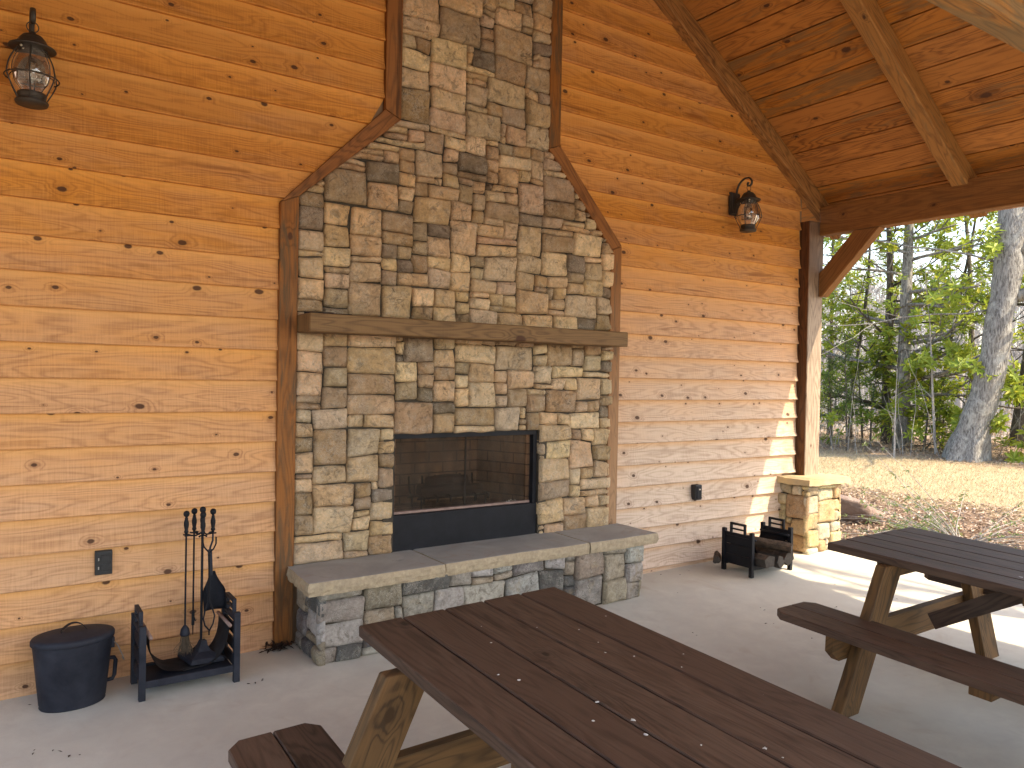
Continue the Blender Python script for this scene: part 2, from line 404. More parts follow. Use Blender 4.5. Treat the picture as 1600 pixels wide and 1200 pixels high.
def glass(name, tint=(.9, .87, .82), refl=.1, dirt=.08, dirtc=(.5, .45, .38), rough=.03):
    s = NT(name); p = s.n('ShaderNodeTexCoord').outputs['Object']
    t = s.n('ShaderNodeBsdfTransparent'); s.put(t.inputs[0], (*tint, 1))
    g = s.n('ShaderNodeBsdfGlossy'); s.put(g.inputs['Roughness'], rough)
    fr = s.n('ShaderNodeFresnel'); fr.inputs[0].default_value = 1.5
    mx = s.n('ShaderNodeMixShader'); s.put(mx.inputs[0], s.m_('ADD', s.m_('MULTIPLY', fr.outputs[0], .9 if refl > .05 else .3), refl * .3, clamp=True))
    s.t.links.new(t.outputs[0], mx.inputs[1]); s.t.links.new(g.outputs[0], mx.inputs[2])
    m2 = s.n('ShaderNodeMixShader'); s.put(m2.inputs[0], s.m_('MULTIPLY', s.mr(s.noise(p, 4, 4, .6), .35, .7), dirt))
    s.t.links.new(mx.outputs[0], m2.inputs[1]); s.t.links.new(s.b.outputs[0], m2.inputs[2]); s.t.links.new(m2.outputs[0], s.out.inputs[0])
    return s.fin((*dirtc, 1), .7, .3)
m_glass = glass('seeded glass', dirt=.35, refl=.25); m_fglass = glass('smoked fireplace glass', (.85, .8, .76), .0, .05, (.2, .18, .16), .15)
m_bulb = glass('clear bulb', (.95, .93, .9), .6, .1)

def leafmat(name, c1, c2, c3, trans=.45):
    s = NT(name); r = s.n('ShaderNodeAttribute', attribute_name='col').outputs['Color']; v = s.sep(r)
    c = s.mix(v[0], (*c1, 1), (*c2, 1)); c = s.mix(s.mr(v[1], .75, 1, 0, .9), c, (*c3, 1))
    s.fin(c, .45, .4)
    t = s.n('ShaderNodeBsdfTranslucent'); s.put(t.inputs[0], c); mx = s.n('ShaderNodeMixShader'); mx.inputs[0].default_value = trans
    s.t.links.new(s.b.outputs[0], mx.inputs[1]); s.t.links.new(t.outputs[0], mx.inputs[2]); s.t.links.new(mx.outputs[0], s.out.inputs[0])
    return s.m
m_leaf = leafmat('evergreen leaves', (.16, .25, .035), (.36, .43, .06), (.5, .46, .05))
m_leafdark = leafmat('needle sprays', (.035, .08, .02), (.09, .16, .03), (.2, .22, .05))
m_litter = leafmat('leaf litter chips', (.27, .165, .105), (.44, .33, .25), (.55, .48, .42), .1)
m_grass = leafmat('dry grass blades', (.40, .31, .185), (.50, .40, .27), (.26, .27, .10), .3)
m_shrubleaf = leafmat('shrub leaves', (.12, .19, .07), (.22, .28, .10), (.4, .3, .12))
m_brush = leafmat('dry brush', (.46, .37, .25), (.34, .25, .16), (.48, .30, .16), .3)
def barkmat(name, c1, c2, sc=1, lich=.5):
    s = NT(name); p = s.n('ShaderNodeNewGeometry').outputs['Position']; x, y, z = s.sep(p)
    q = s.comb(s.m_('MULTIPLY', x, 34 * sc), s.m_('MULTIPLY', y, 34 * sc), s.m_('MULTIPLY', z, 7 * sc))
    a = s.noise(q, 1, 5, .65, .7); c = s.mix(s.mr(a, .36, .62), (*c1, 1), (*c2, 1))
    c = s.mix(s.mr(s.noise(p, 5, 5, .7, .6), .52, .64, 0, lich, True), c, (.40, .40, .37, 1))
    s.bump(a, 1, .02); return s.fin(c, .95, .2)
m_bark = barkmat('grey bark', (.09, .083, .078), (.31, .30, .285), 1.3, .6)
m_barkdark = barkmat('dark bark', (.05, .042, .036), (.14, .12, .10), 1.6, .35)
m_barkfar = barkmat('distant bark', (.22, .205, .2), (.38, .36, .345), .5, .3)
def groundmat():
    s = NT('yard ground'); p = s.n('ShaderNodeNewGeometry').outputs['Position']; x, y, z = s.sep(p)
    wob = s.m_('MULTIPLY', s.m_('SUBTRACT', s.noise(p, 1.3, 3), .5), 1.3)
    dd = s.m_('ADD', s.m_('SUBTRACT', x, s.m_('MULTIPLY', y, .0)), wob)
    mul = s.mix(s.mr(s.noise(p, 45, 4, .7), .3, .7), (.17, .105, .07, 1), (.34, .25, .19, 1))
    gr = s.mix(s.mr(s.noise(p, 30, 4, .7), .3, .7), (.38, .295, .18, 1), (.49, .39, .26, 1))
    wd = s.mix(s.mr(s.noise(p, 20, 5, .7), .3, .7), (.20, .13, .085, 1), (.38, .29, .21, 1))
    c = s.mix(s.mr(dd, 8.9, 9.5, 0, 1, True), mul, gr)
    c = s.mix(s.mr(s.m_('ADD', dd, s.m_('MULTIPLY', y, .12)), 12.6, 13.3, 0, 1, True), c, wd)
    far = s.mix(s.mr(s.noise(p, .35, 5, .7), .35, .65), (.27, .245, .23, 1), (.36, .32, .29, 1))
    c = s.mix(s.mr(x, 20, 30, 0, 1, True), c, far)
    s.bump(s.noise(p, 25, 6, .7), 1, .03); return s.fin(c, .95, .2)
m_ground = groundmat()
m_rock = simple('brown rock', (.15, .10, .085), (.27, .20, .17), 6, .9, 1, .02)

# ------------------------------------------------------------------ stonework
PAL = [((.60, .41, .235), 6), ((.70, .50, .295), 4), ((.52, .345, .195), 6), ((.38, .245, .135), 5), ((.38, .27, .17), 3),
       ((.24, .175, .12), 1.6), ((.56, .37, .23), .6), ((.54, .39, .25), 4)]
PALB = [((.20, .18, .16), 3), ((.32, .285, .24), 4), ((.40, .375, .34), 2.5), ((.11, .105, .10), 2), ((.36, .295, .21), 4), ((.29, .235, .17), 3), ((.47, .45, .41), 1.5)]
PALP = [((.55, .42, .22), 5), ((.46, .33, .17), 3), ((.5, .42, .3), 3), ((.58, .5, .36), 3), ((.36, .28, .19), 2), ((.42, .26, .13), 1)]
def lines(brks, step):
    out = []; fixed = []
    for a, b in zip(brks, brks[1:]):
        n = max(1, round((b - a) / step))
        for i in range(n): out.append(a + (b - a) * i / n); fixed.append(i == 0)
    out.append(brks[-1]); fixed.append(True)
    return out, fixed
def stonework(bm, xs, zs, inside, P, pal, seed, H=.036, diags=(), gap=.002, res=.0125, wmax=6, hmax=5, warp=.016):
    rnd = random.Random(seed)
    X, fx = xs; Z, fz = zs; nx = len(X) - 1; nz = len(Z) - 1
    occ = [[not inside((X[i] + X[i + 1]) / 2, (Z[j] + Z[j + 1]) / 2) for j in range(nz)] for i in range(nx)]
    lay = bm.verts.layers.float_color.get('col') or bm.verts.layers.float_color.new('col')
    def corner(i, j):
        x, z = X[i], Z[j]; n = noise.noise_vector(Vector((x * 5.1 + seed, z * 5.1, seed * 1.7))) * warp + noise.noise_vector(Vector((x * 13 + seed, z * 13, 5))) * warp * .7
        return Vector((x + (0 if fx[i] else n.x), z + (0 if fz[j] else n.y)))
    cells = [(i, j) for j in range(nz) for i in range(nx)]
    weights = [w for _, w in pal]
    for i, j in cells:
        if occ[i][j]: continue
        big = rnd.random()
        if big < .10: w, h = rnd.randint(3, wmax), 1
        elif big < .14: w, h = 1, rnd.randint(2, 3)
        elif big < .34: w, h = rnd.randint(4, wmax), rnd.randint(3, hmax)
        elif big < .5: w, h = 2, 2 + (rnd.random() < .4)
        else: w, h = rnd.randint(3, max(2, wmax - 1)), rnd.randint(2, max(2, hmax - 1))
        free = 0
        while free < wmax + 3 and i + free < nx and not occ[i + free][j]: free += 1
        if free <= w + 1: w = free if free <= wmax else free // 2
        w = min(w, free)
        if w <= 2: h = min(h, w + (rnd.random() < .3))
        elif w == 3: h = min(h, 3)
        mh = 1
        while mh < h and j + mh < nz and all(not occ[i + q][j + mh] for q in range(w)): mh += 1
        h = mh
        # do not leave slivers of one cell
        for a in range(w):
            for b in range(h): occ[i + a][j + b] = True
        c00, c10, c11, c01 = corner(i, j), corner(i + w, j), corner(i + w, j + h), corner(i, j + h)
        cen = (c00 + c10 + c11 + c01) / 4
        cs = []
        for c in (c00, c10, c11, c01):
            v = cen - c; cs.append(c + Vector((math.copysign(gap, v.x), math.copysign(gap, v.y))) + Vector((rnd.uniform(-1, 1), rnd.uniform(-1, 1))) * .0045)
        c00, c10, c11, c01 = cs
        wd = (c10 - c00).length; hg = (c01 - c00).length
        na = max(3, int(wd / res)); nb = max(3, int(hg / res))
        base = rnd.choices(pal, weights)[0][0]; k = rnd.uniform(.85, 1.08)
        colr = (base[0] * k * rnd.uniform(.95, 1.05), base[1] * k, base[2] * k * rnd.uniform(.92, 1.08), 1)
        hh = H * rnd.uniform(.65, 1.2); tx = rnd.uniform(-.09, .09); tz = rnd.uniform(-.09, .09); rr = rnd.uniform(.004, .011)
        so_ = Vector((rnd.uniform(0, 99), rnd.uniform(0, 99), rnd.uniform(0, 99)))
        grid = []
        for a in range(-1, na + 2):
            row = []
            for b in range(-1, nb + 2):
                skirt = a < 0 or b < 0 or a > na or b > nb
                fa = min(max(a, 0), na) / na; fb = min(max(b, 0), nb) / nb
                # rounder corners
                q = c00 * (1 - fa) * (1 - fb) + c10 * fa * (1 - fb) + c11 * fa * fb + c01 * (1 - fa) * fb
                n1 = noise.noise_vector(Vector((q.x * 9, q.y * 9, 0)) + so_)
                ed = min(fa * wd, (1 - fa) * wd, fb * hg, (1 - fb) * hg)
                cx = min(fa, 1 - fa) * wd; cz = min(fb, 1 - fb) * hg
                if cx < rr * 1.2 and cz < rr * 1.2:
                    pull = (1 - cx / (rr * 1.2)) * (1 - cz / (rr * 1.2)) * rr * .5
                    v = (cen - q); v.normalize(); q = q + v * pull
                q = q + Vector((n1.x, n1.y)) * .006
                for (px, pz, nx_, nz_) in diags:
                    dd = (q.x - px) * nx_ + (q.y - pz) * nz_
                    if dd < 0: q = q - Vector((nx_, nz_)) * dd; ed = 0
                    else: ed = min(ed, dd)
                t = min(1, ed / rr)
                prof = (1 - (1 - t) ** 2.4)
                fr = noise.fractal(Vector((q.x * 16, q.y * 16, 3)) + so_, .8, 2.1, 4) * .006 + noise.noise(Vector((q.x * 6, q.y * 6, 7)) + so_) * .009
                hz = hh * (.42 + .58 * prof) + (q.x - cen.x) * tx + (q.y - cen.y) * tz + fr
                if skirt: hz = -.010
                v = bm.verts.new(P(q.x, q.y, hz)); v[lay] = colr; row.append(v)
            grid.append(row)
        for a in range(len(grid) - 1):
            for b in range(len(grid[0]) - 1):
                try: bm.faces.new((grid[a][b], grid[a + 1][b], grid[a + 1][b + 1], grid[a][b + 1]))
                except ValueError: pass

# ================================================================== SETTING
bm = bmesh.new()
N = 44
grid = [[None] * (N + 1) for _ in range(N + 1)]
for i in range(N + 1):
    for j in range(N + 1):
        x = -1.3 + 7.95 * i / N; y = -2.7 + 7.15 * j / N
        grid[i][j] = bm.verts.new((x, y, zf(x, y)))
for i in range(N):
    for j in range(N): bm.faces.new((grid[i][j], grid[i + 1][j], grid[i + 1][j + 1], grid[i][j + 1]))
edge = [e for e in bm.edges if e.is_boundary]
r = bmesh.ops.extrude_edge_only(bm, edges=edge)
for v in [g for g in r['geom'] if isinstance(g, bmesh.types.BMVert)]: v.co.z -= .3
tag(obj('patio_floor', bm, m_conc), kind='structure')

def gz(x, y):
    a = .02 + .062 * (x - 6.5)
    if x < 6.5: a = -.09
    d = math.hypot(x, y)
    if a > .5: a = .5 + (a - .5) * .1
    if d > 17: a -= .9 * min(1, (d - 17) / 16)
    if d > 48:
        t = min(1, (d - 48) / 52); a += (5.6 + 1.3 * noise.noise(Vector((x * .02, y * .02, 0)))) * t * t * (3 - 2 * t)
    return a + noise.noise(Vector((x * .5, y * .5, 1))) * (.03 if 6.6 < x < 40 else .0)
bm = bmesh.new()
rs = [0, 3, 5, 6.2] + [6.6 + .28 * i for i in range(34)] + [16.5, 17.5, 19, 21, 24, 28, 33, 38, 44, 50, 56, 62, 70, 78, 86, 95, 105, 130, 180, 300]
NA = 180; rings = []
for r_ in rs:
    if r_ == 0: rings.append([bm.verts.new((2.7, 0, -.35))]); continue
    ring_ = []
    for a in range(NA):
        # finer towards the open side
        th = 2 * pi * a / NA; x = r_ * sin(th); y = r_ * cos(th)
        z = gz(x, y)
        if -1.6 < x < 6.62 and -3 < y < 4.6: z = -.35
        ring_.append(bm.verts.new((x, y, z)))
    rings.append(ring_)
for a in range(NA): bm.faces.new((rings[0][0], rings[1][(a + 1) % NA], rings[1][a]))
for p, q in zip(rings[1:], rings[2:]):
    for a in range(NA): bm.faces.new((p[a], p[(a + 1) % NA], q[(a + 1) % NA], q[a]))
tag(obj('ground', bm, m_ground, smooth=True), kind='structure')

# ================================================================== PAVILION
YW = 4.38
pav = thing('pavilion', 'open timber pavilion with stained lap siding gable wall, rafters and boarded ceiling', 'pavilion', (2.63, 4.4, 0))
def part(name, bm, mat, **k): return obj(name, bm, mat, pav, world_space=True, **k)
BX = 6.24; S = .67; BZ = 3.33; XC = 2.63; BXL = 2 * XC - BX
def ceil_z(x): return BZ + S * (BX - x) if x >= XC else BZ + S * (x - BXL)
PEAK = ceil_z(XC)

# siding: tapered lap boards, clipped on the trim lines
def sidingrow(bm, z0, z1, xa0, xa1, xb0, xb1, split=None):
    """one lap board from z0 to z1; left end xa0 (bottom) xa1 (top), right end xb0, xb1"""
    uv = uvlayer(bm); _uvk[0] += 1; k = _uvk[0]; ou = (k * 5.173) % 57
    lift = .014
    n = max(2, int(max(abs(xb0 - xa0), .2) / .25))
    prof = [(z0 + .002, 0.008), (z0, 0), (z0 + .002, -.0), (z1 + .012, lift)]
    prof = [(z0, .024), (z0 - .001, -.007), (z0 + .004, -.010), (z0 + (z1 - z0) * .22, .0025), (z0 + (z1 - z0) * .5, .0095), (z0 + (z1 - z0) * .8, .0135), (z1 + .014, .0155)]
    rows = []
    for i in range(n + 1):
        f = i / n; col_ = []
        for z, dy in prof:
            t = (z - z0) / (z1 - z0)
            x = (xa0 + (xa1 - xa0) * t) * (1 - f) + (xb0 + (xb1 - xb0) * t) * f
            wv = noise.noise(Vector((x * .9, k * 3.3, 0))) * .0022; dv = noise.noise(Vector((x * 1.3, k * 7.7, 4))) * .0016
            if z <= z0 + .003: zz = z + wv
            else: zz = z
            col_.append((bm.verts.new((x, YW + dy + dv, zz)), x, z))
        rows.append(col_)
    for a, b in zip(rows, rows[1:]):
        for q in range(len(prof) - 1):
            f = bm.faces.new((a[q][0], b[q][0], b[q + 1][0], a[q + 1][0]))
            for l, (v, x, z) in zip(f.loops, (a[q], b[q], b[q + 1], a[q + 1])):
                l[uv].uv = (x + ou, (z - z0) + (k % 97) * 4 + .5 + (.0 if q > 0 else .0))
    for e in (rows[0], rows[-1]):
        vs_ = [v for v, _, _ in e]
        b1 = bm.verts.new((vs_[-1].co.x, YW + .03, vs_[-1].co.z)); b0 = bm.verts.new((vs_[0].co.x, YW + .03, vs_[0].co.z))
        f = bm.faces.new(vs_ + [b1, b0])
        for l in f.loops: l[uv].uv = (l.vert.co.z + ou, l.vert.co.y + (k % 97) * 4 + .5)
def lerp_line(p, q, z): return p[0] + (q[0] - p[0]) * (z - p[1]) / (q[1] - p[1])
LT0, LT1 = (1.336, 2.559), (1.966, 3.209)        # outer corners of the left trim
RT0, RT1 = (3.900, 2.589), (3.306, 3.228)
def left_end(z):
    if z < LT0[1]: return 1.338
    if z < LT1[1]: return lerp_line(LT0, LT1, z)
    return 1.968
def right_start(z):
    if z < RT0[1]: return 3.898
    if z < RT1[1]: return lerp_line(RT0, RT1, z)
    return 3.304
bm = bmesh.new()
ROWL = [.18 - .169] + [.18 + .170 * k + .00013 * k * k for k in range(0, 34)]
for z0, z1 in zip(ROWL, ROWL[1:]):
    xa0 = BXL + .12 if z0 < ceil_z(BXL + .12) - .02 else BXL + (z0 - BZ) / S + .04
    xa1 = BXL + .12 if z1 < ceil_z(BXL + .12) - .02 else BXL + (z1 - BZ) / S + .04
    e0, e1 = left_end(z0) + .004, left_end(z1) + .004
    if xa1 > e1 - .05: break
    sidingrow(bm, z0, z1, xa0, xa1, e0, e1)
ROWR = [.602 + .16407 * k + .000357 * k * k for k in range(-4, 36)]
for i, (z0, z1) in enumerate(zip(ROWR, ROWR[1:])):
    rx = 6.078 + .012 * noise.noise(Vector((i * 5.1, 0, 0)))
    xb0 = rx if z0 < ceil_z(rx) - .02 else BX - (z0 - BZ) / S - .04
    xb1 = rx if z1 < ceil_z(rx) - .02 else BX - (z1 - BZ) / S - .04
    if z0 < .62: xb0 = xb1 = 5.9
    e0, e1 = right_start(z0) - .004, right_start(z1) - .004
    if xb1 < e1 + .05: break
    sidingrow(bm, z0, z1, e0, e1, xb0, xb1)
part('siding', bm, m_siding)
bm = bmesh.new()      # gable wall core behind the siding, with the roof slope cut
vs = []
pts = [(BXL + .05, -.02), (BX - .1, -.02), (BX - .1, ceil_z(BX - .1) - .02), (XC, PEAK - .02), (BXL + .05, ceil_z(BXL + .05) - .02)]
f0 = [bm.verts.new((x, YW + .025, z)) for x, z in pts]; f1 = [bm.verts.new((x, YW + .16, z)) for x, z in pts]
# leave the firebox opening: build as two side pieces and a head
bm.free(); bm = bmesh.new()
def prism(bm, pts, y0, y1):
    a = [bm.verts.new((x, y0, z)) for x, z in pts]; b = [bm.verts.new((x, y1, z)) for x, z in pts]
    bm.faces.new(a); bm.faces.new(b[::-1])
    for i in range(len(pts)): bm.faces.new((a[i - 1], a[i], b[i], b[i - 1]))
prism(bm, [(BXL + .05, -.02), (1.9, -.02), (1.9, ceil_z(1.9) - .02), (BXL + .05, ceil_z(BXL + .05) - .02)], YW + .025, YW + .16)
prism(bm, [(3.4, -.02), (BX - .12, -.02), (BX - .12, ceil_z(BX - .12) - .02), (3.4, ceil_z(3.4) - .02)], YW + .025, YW + .16)
prism(bm, [(1.9, 1.3), (3.4, 1.3), (3.4, ceil_z(3.4) - .02), (XC, PEAK - .02), (1.9, ceil_z(1.9) - .02)], YW + .025, YW + .16)
part('wall_core', bm, m_ply)

# trim boards round the stonework
TY0, TY1 = 4.357, 4.398
def trim(pts):
    bm = bmesh.new(); uv = uvlayer(bm)
    prism(bm, pts, TY0, TY1)
    p0 = Vector(pts[0]); ax = (Vector(pts[1]) - Vector(pts[0])).normalized(); ay = Vector((-ax.y, ax.x))
    _uvk[0] += 1; k = _uvk[0]
    for f in bm.faces:
        for l in f.loops:
            q = Vector((l.vert.co.x, l.vert.co.z)) - p0
            l[uv].uv = (q.dot(ax) + k * 3.3, q.dot(ay) + (l.vert.co.y - TY0) + (k % 97) * 4 + 1)
    bmesh.ops.bevel(bm, geom=list(bm.edges), offset=.0025, segments=1, affect='EDGES')
    return part('trim_board', bm, m_trim)
trim([(1.336, .03), (1.336, 2.559), (1.441, 2.604), (1.441, .03)])
trim([(1.337, 2.5615), (1.965, 3.2075), (2.0725, 3.162), (1.442, 2.6065)])
trim([(1.9665, 3.2115), (1.9665, ceil_z(1.97) - .01), (2.0725, ceil_z(2.07) - .01), (2.0725, 3.166)])
trim([(3.80, .08), (3.80, 2.545), (3.900, 2.5865), (3.900, .08)])
trim([(3.80, 2.548), (3.205, 3.19), (3.3055, 3.229), (3.899, 2.5895)])
trim([(3.205, 3.1935), (3.205, ceil_z(3.21) - .01), (3.3055, ceil_z(3.31) - .01), (3.3055, 3.2325)])

# ceiling boards along y on both slopes
bm = bmesh.new()
nst = int((PEAK - BZ) / S / .172)
w_x = .178; wl = w_x * math.sqrt(1 + S * S)
ang = math.atan(S)
for side in (1, -1):
    for i in range(-3, 21):
        x0 = 6.201 - (i + .5) * w_x
        if x0 < XC + .02: break
        xm = x0; z = ceil_z(6.24) + S * (6.24 - xm)
        y = 4.74 + 0; ys = [4.74]
        # boards butt end to end on rafters
        jo = [1.45, 3.02, .2][i % 3]
        for ya, yb in ((4.74, jo), (jo - .002, -2.6)):
            Rm = Matrix.Rotation(ang * 1, 4, 'Y')
            X = xm if side == 1 else 2 * XC - xm
            Rm = Matrix.Rotation(ang * side, 4, 'Y') @ Matrix.Rotation(pi / 2, 4, 'Z')
            board(bm, ya - yb, wl - .009, .02, Matrix.Translation((X, (ya + yb) / 2, z + .0125)) @ Rm, .0015)
part('ceiling', bm, m_ceil)
bm = bmesh.new()
for side in (1, -1):
    X0, X1 = (XC, 6.66)
    z0 = PEAK + .045; z1 = BZ + S * (BX - X1) + .045
    a = [(X0, z0), (X1, z1), (X1, z1 + .03), (X0, z0 + .03)]
    if side == -1: a = [(2 * XC - x, z) for x, z in a][::-1]
    prism(bm, a, -2.65, 4.8)
part('roof', bm, m_roof)
for X in (6.662, 2 * XC - 6.662 - .012):
    bm = bmesh.new(); sbox(bm, X, X + .012, -2.66, 4.81, 3.0, 3.12); part('drip_edge', bm, m_whitefascia)

# rafters
RD = .18
def rafter(y0, y1, side, depth=RD, tail=6.60):
    bm = bmesh.new()
    dz = depth / 2; k = math.sqrt(1 + S * S)
    def pt(x): return (x if side == 1 else 2 * XC - x, (y0 + y1) / 2, BZ + S * (BX - x) - dz)
    p, q = pt(XC + .02), pt(tail)
    m_, L = seg_mtx(p, q)
    board(bm, L, y1 - y0, depth / k, m_, .006, seg=24, wob=.003)
    return part('rafter', bm, m_rafter)
for (a, b) in ((4.30, 4.392), (3.012, 3.138), (1.72, 1.83), (.45, .555), (-.8, -.69), (-2.1, -2.0)):
    for sd_ in (1, -1): rafter(a, b, sd_)
bm = bmesh.new(); bbox(bm, BXL, BX, 1.385, 1.50, 2.975, 3.185, .006, seg=16, wob=.003); part('tie_beam', bm, m_rafter)
bm = bmesh.new(); bbox(bm, XC - .05, XC + .05, -2.5, 4.36, PEAK - .26, PEAK - .035, .005); part('ridge_beam', bm, m_rafter)
# eave beams, posts, braces
for (x0, x1) in ((BX, BX + .105), (BXL - .105, BXL)):
    bm = bmesh.new(); bbox(bm, x0, x1, -2.5, 4.298, 2.93, 3.186, .006, seg=24, wob=.002); part('eave_beam', bm, m_beam)
    pc = 6.207 if x0 > 0 else 2 * XC - 6.207
    bm = bmesh.new(); bbox(bm, pc - .105, pc + .105, 4.30, 4.50, .735, 3.05, .006, seg=20, wob=.003); part('post', bm, m_post)
    bm = bmesh.new(); bbox(bm, pc - .105, pc + .105, -1.55, -1.35, 0, 2.927, .006, seg=20, wob=.003); part('post', bm, m_post)
    bc = (x0 + x1) / 2
    bm = bmesh.new(); m_, L = seg_mtx((bc, 4.33, 2.40), (bc, 3.80, 2.965)); 
    # brace with plumb and level cuts
    uv = uvlayer(bm); y_a, y_b = 4.298, 3.715
    pts = [(4.298, 2.335), (4.298, 2.565), (3.945, 2.928), (3.715, 2.928), (4.225, 2.335)]
    pts = [(4.298, 2.372), (4.298, 2.585), (3.965, 2.928), (3.725, 2.928), (4.262, 2.372)]
    a = [bm.verts.new((x0 + .004, y, z)) for y, z in pts]; b = [bm.verts.new((x1 - .004, y, z)) for y, z in pts]
    bm.faces.new(a[::-1]); bm.faces.new(b)
    for i in range(len(pts)): bm.faces.new((a[i - 1], b[i - 1], b[i], a[i]))
    ax = Vector((-.66, .75))
    for f in bm.faces:
        for l in f.loops:
            q = Vector((l.vert.co.y, l.vert.co.z)); l[uv].uv = (q.dot(Vector((-.69, .72))) + 9, q.dot(Vector((.72, .69))) + l.vert.co.x + 4 * 31 + 1 - 6)
    bmesh.ops.recalc_face_normals(bm, faces=bm.faces); bmesh.ops.bevel(bm, geom=list(bm.edges), offset=.004, segments=1, affect='EDGES')
    part('brace', bm, m_beam)

# ================================================================== FIREPLACE
fire = thing('stone_fireplace', 'tall tan fieldstone fireplace with sloped shoulders, raised hearth and chimney up the gable', 'fireplace', (2.63, 4.2, .04))
def fpart(name, bm, mat, parent=fire, **k): return obj(name, bm, mat, parent, world_space=True, **k)
OX0, OX1, OZ1 = 2.065, 3.17, 1.222
HZ = .485
XS = lines([1.441, 2.0725 - .006, 3.17, 3.223, 3.832], .053)
ZS = lines([HZ, 1.222, 1.80, 1.945, 5.66], .041)
def ins(x, z):
    if OX0 - .01 < x < OX1 and z < OZ1: return False
    if z > ceil_z(x) - .03: return False
    if z > 1.80 and z < 1.945 and False: return False
    if z > 2.6:
        if x < 1.441 + (z - 2.608) / (3.165 - 2.608) * (2.068 - 1.441) - .02 and z < 3.2: return False
        if x < 2.06 and z >= 3.165: return False
        if x > 3.832 - (z - 2.52) / (3.187 - 2.52) * (3.832 - 3.223) + .02 and z < 3.2: return False
        if x > 3.225 and z >= 3.187: return False
    return True
dl = Vector((2.0685 - 1.441, 3.165 - 2.606)).normalized(); dr = Vector((3.223 - 3.832, 3.187 - 2.52)).normalized()
D = [(1.441, 2.606, dl.y, -dl.x), (3.832, 2.52, -dr.y, dr.x)]
YM = 4.385
bm = bmesh.new()
class Dg(list): pass
def run(cellfilter, diags, seed):
    stonework(bm, XS, ZS, cellfilter, lambda x, z, h: (x, YM - h, z), PAL, seed, diags=diags)
# the diagonal clips only bite between z 2.5 and 3.2, above that the straight edges rule
run(lambda x, z: ins(x, z) and z < 3.19, D[:0] + [D[0], D[1]], 3)
run(lambda x, z: ins(x, z) and z >= 3.19, [], 4)
fpart('chimney_stonework', bm, m_stone, smooth=True)
bm = bmesh.new()
for pg in ([(1.45, HZ), (OX0, HZ), (OX0, OZ1), (1.45, OZ1)], [(OX1, HZ), (3.82, HZ), (3.82, OZ1), (OX1, OZ1)], [(1.45, OZ1), (3.82, OZ1), (3.82, 2.51), (3.215, 3.16), (2.08, 3.155), (1.45, 2.6)],
           [(2.08, 3.15), (3.215, 3.15), (3.215, ceil_z(3.215) - .03), (XC, PEAK - .05), (2.08, ceil_z(2.08) - .03)]):
    prism(bm, pg, YM - .003, YM + .05)
# reveals of the opening
sbox(bm, OX0 - .07, OX0, YM - .02, YM + .06, HZ, OZ1); sbox(bm, OX1, OX1 + .07, YM - .02, YM + .06, HZ, OZ1)
fpart('mortar_bed', bm, m_mortar)
# hearth base
bm = bmesh.new()
hb = (1.475, 3.79); yf = 3.995
stonework(bm, lines([1.452, 3.812], .05), lines([0, .425], .044), lambda x, z: True, lambda x, z, h: (x, yf - h, z + zf(x, 3.96) - .004 + (x - 1.4) * .0), PALB, 11, H=.034, hmax=5, wmax=6)
stonework(bm, lines([yf - .028, 4.36], .055), lines([0, .425], .044), lambda x, z: True, lambda y, z, h: (1.482 - h, y, z + zf(1.45, y) - .004), PALB, 12, H=.03, hmax=5)
stonework(bm, lines([yf - .02, 4.36], .055), lines([0, .425], .044), lambda x, z: True, lambda y, z, h: (3.785 + h, y, z + zf(3.8, y) - .004), PALB, 13, H=.03, hmax=5)
bmesh.ops.recalc_face_normals(bm, faces=bm.faces)
fpart('hearth_stonework', bm, m_stoneb, smooth=True)
bm = bmesh.new(); sbox(bm, 1.482, 3.785, yf - .001, 4.38, -.02, .425); fpart('hearth_core', bm, m_mortar)
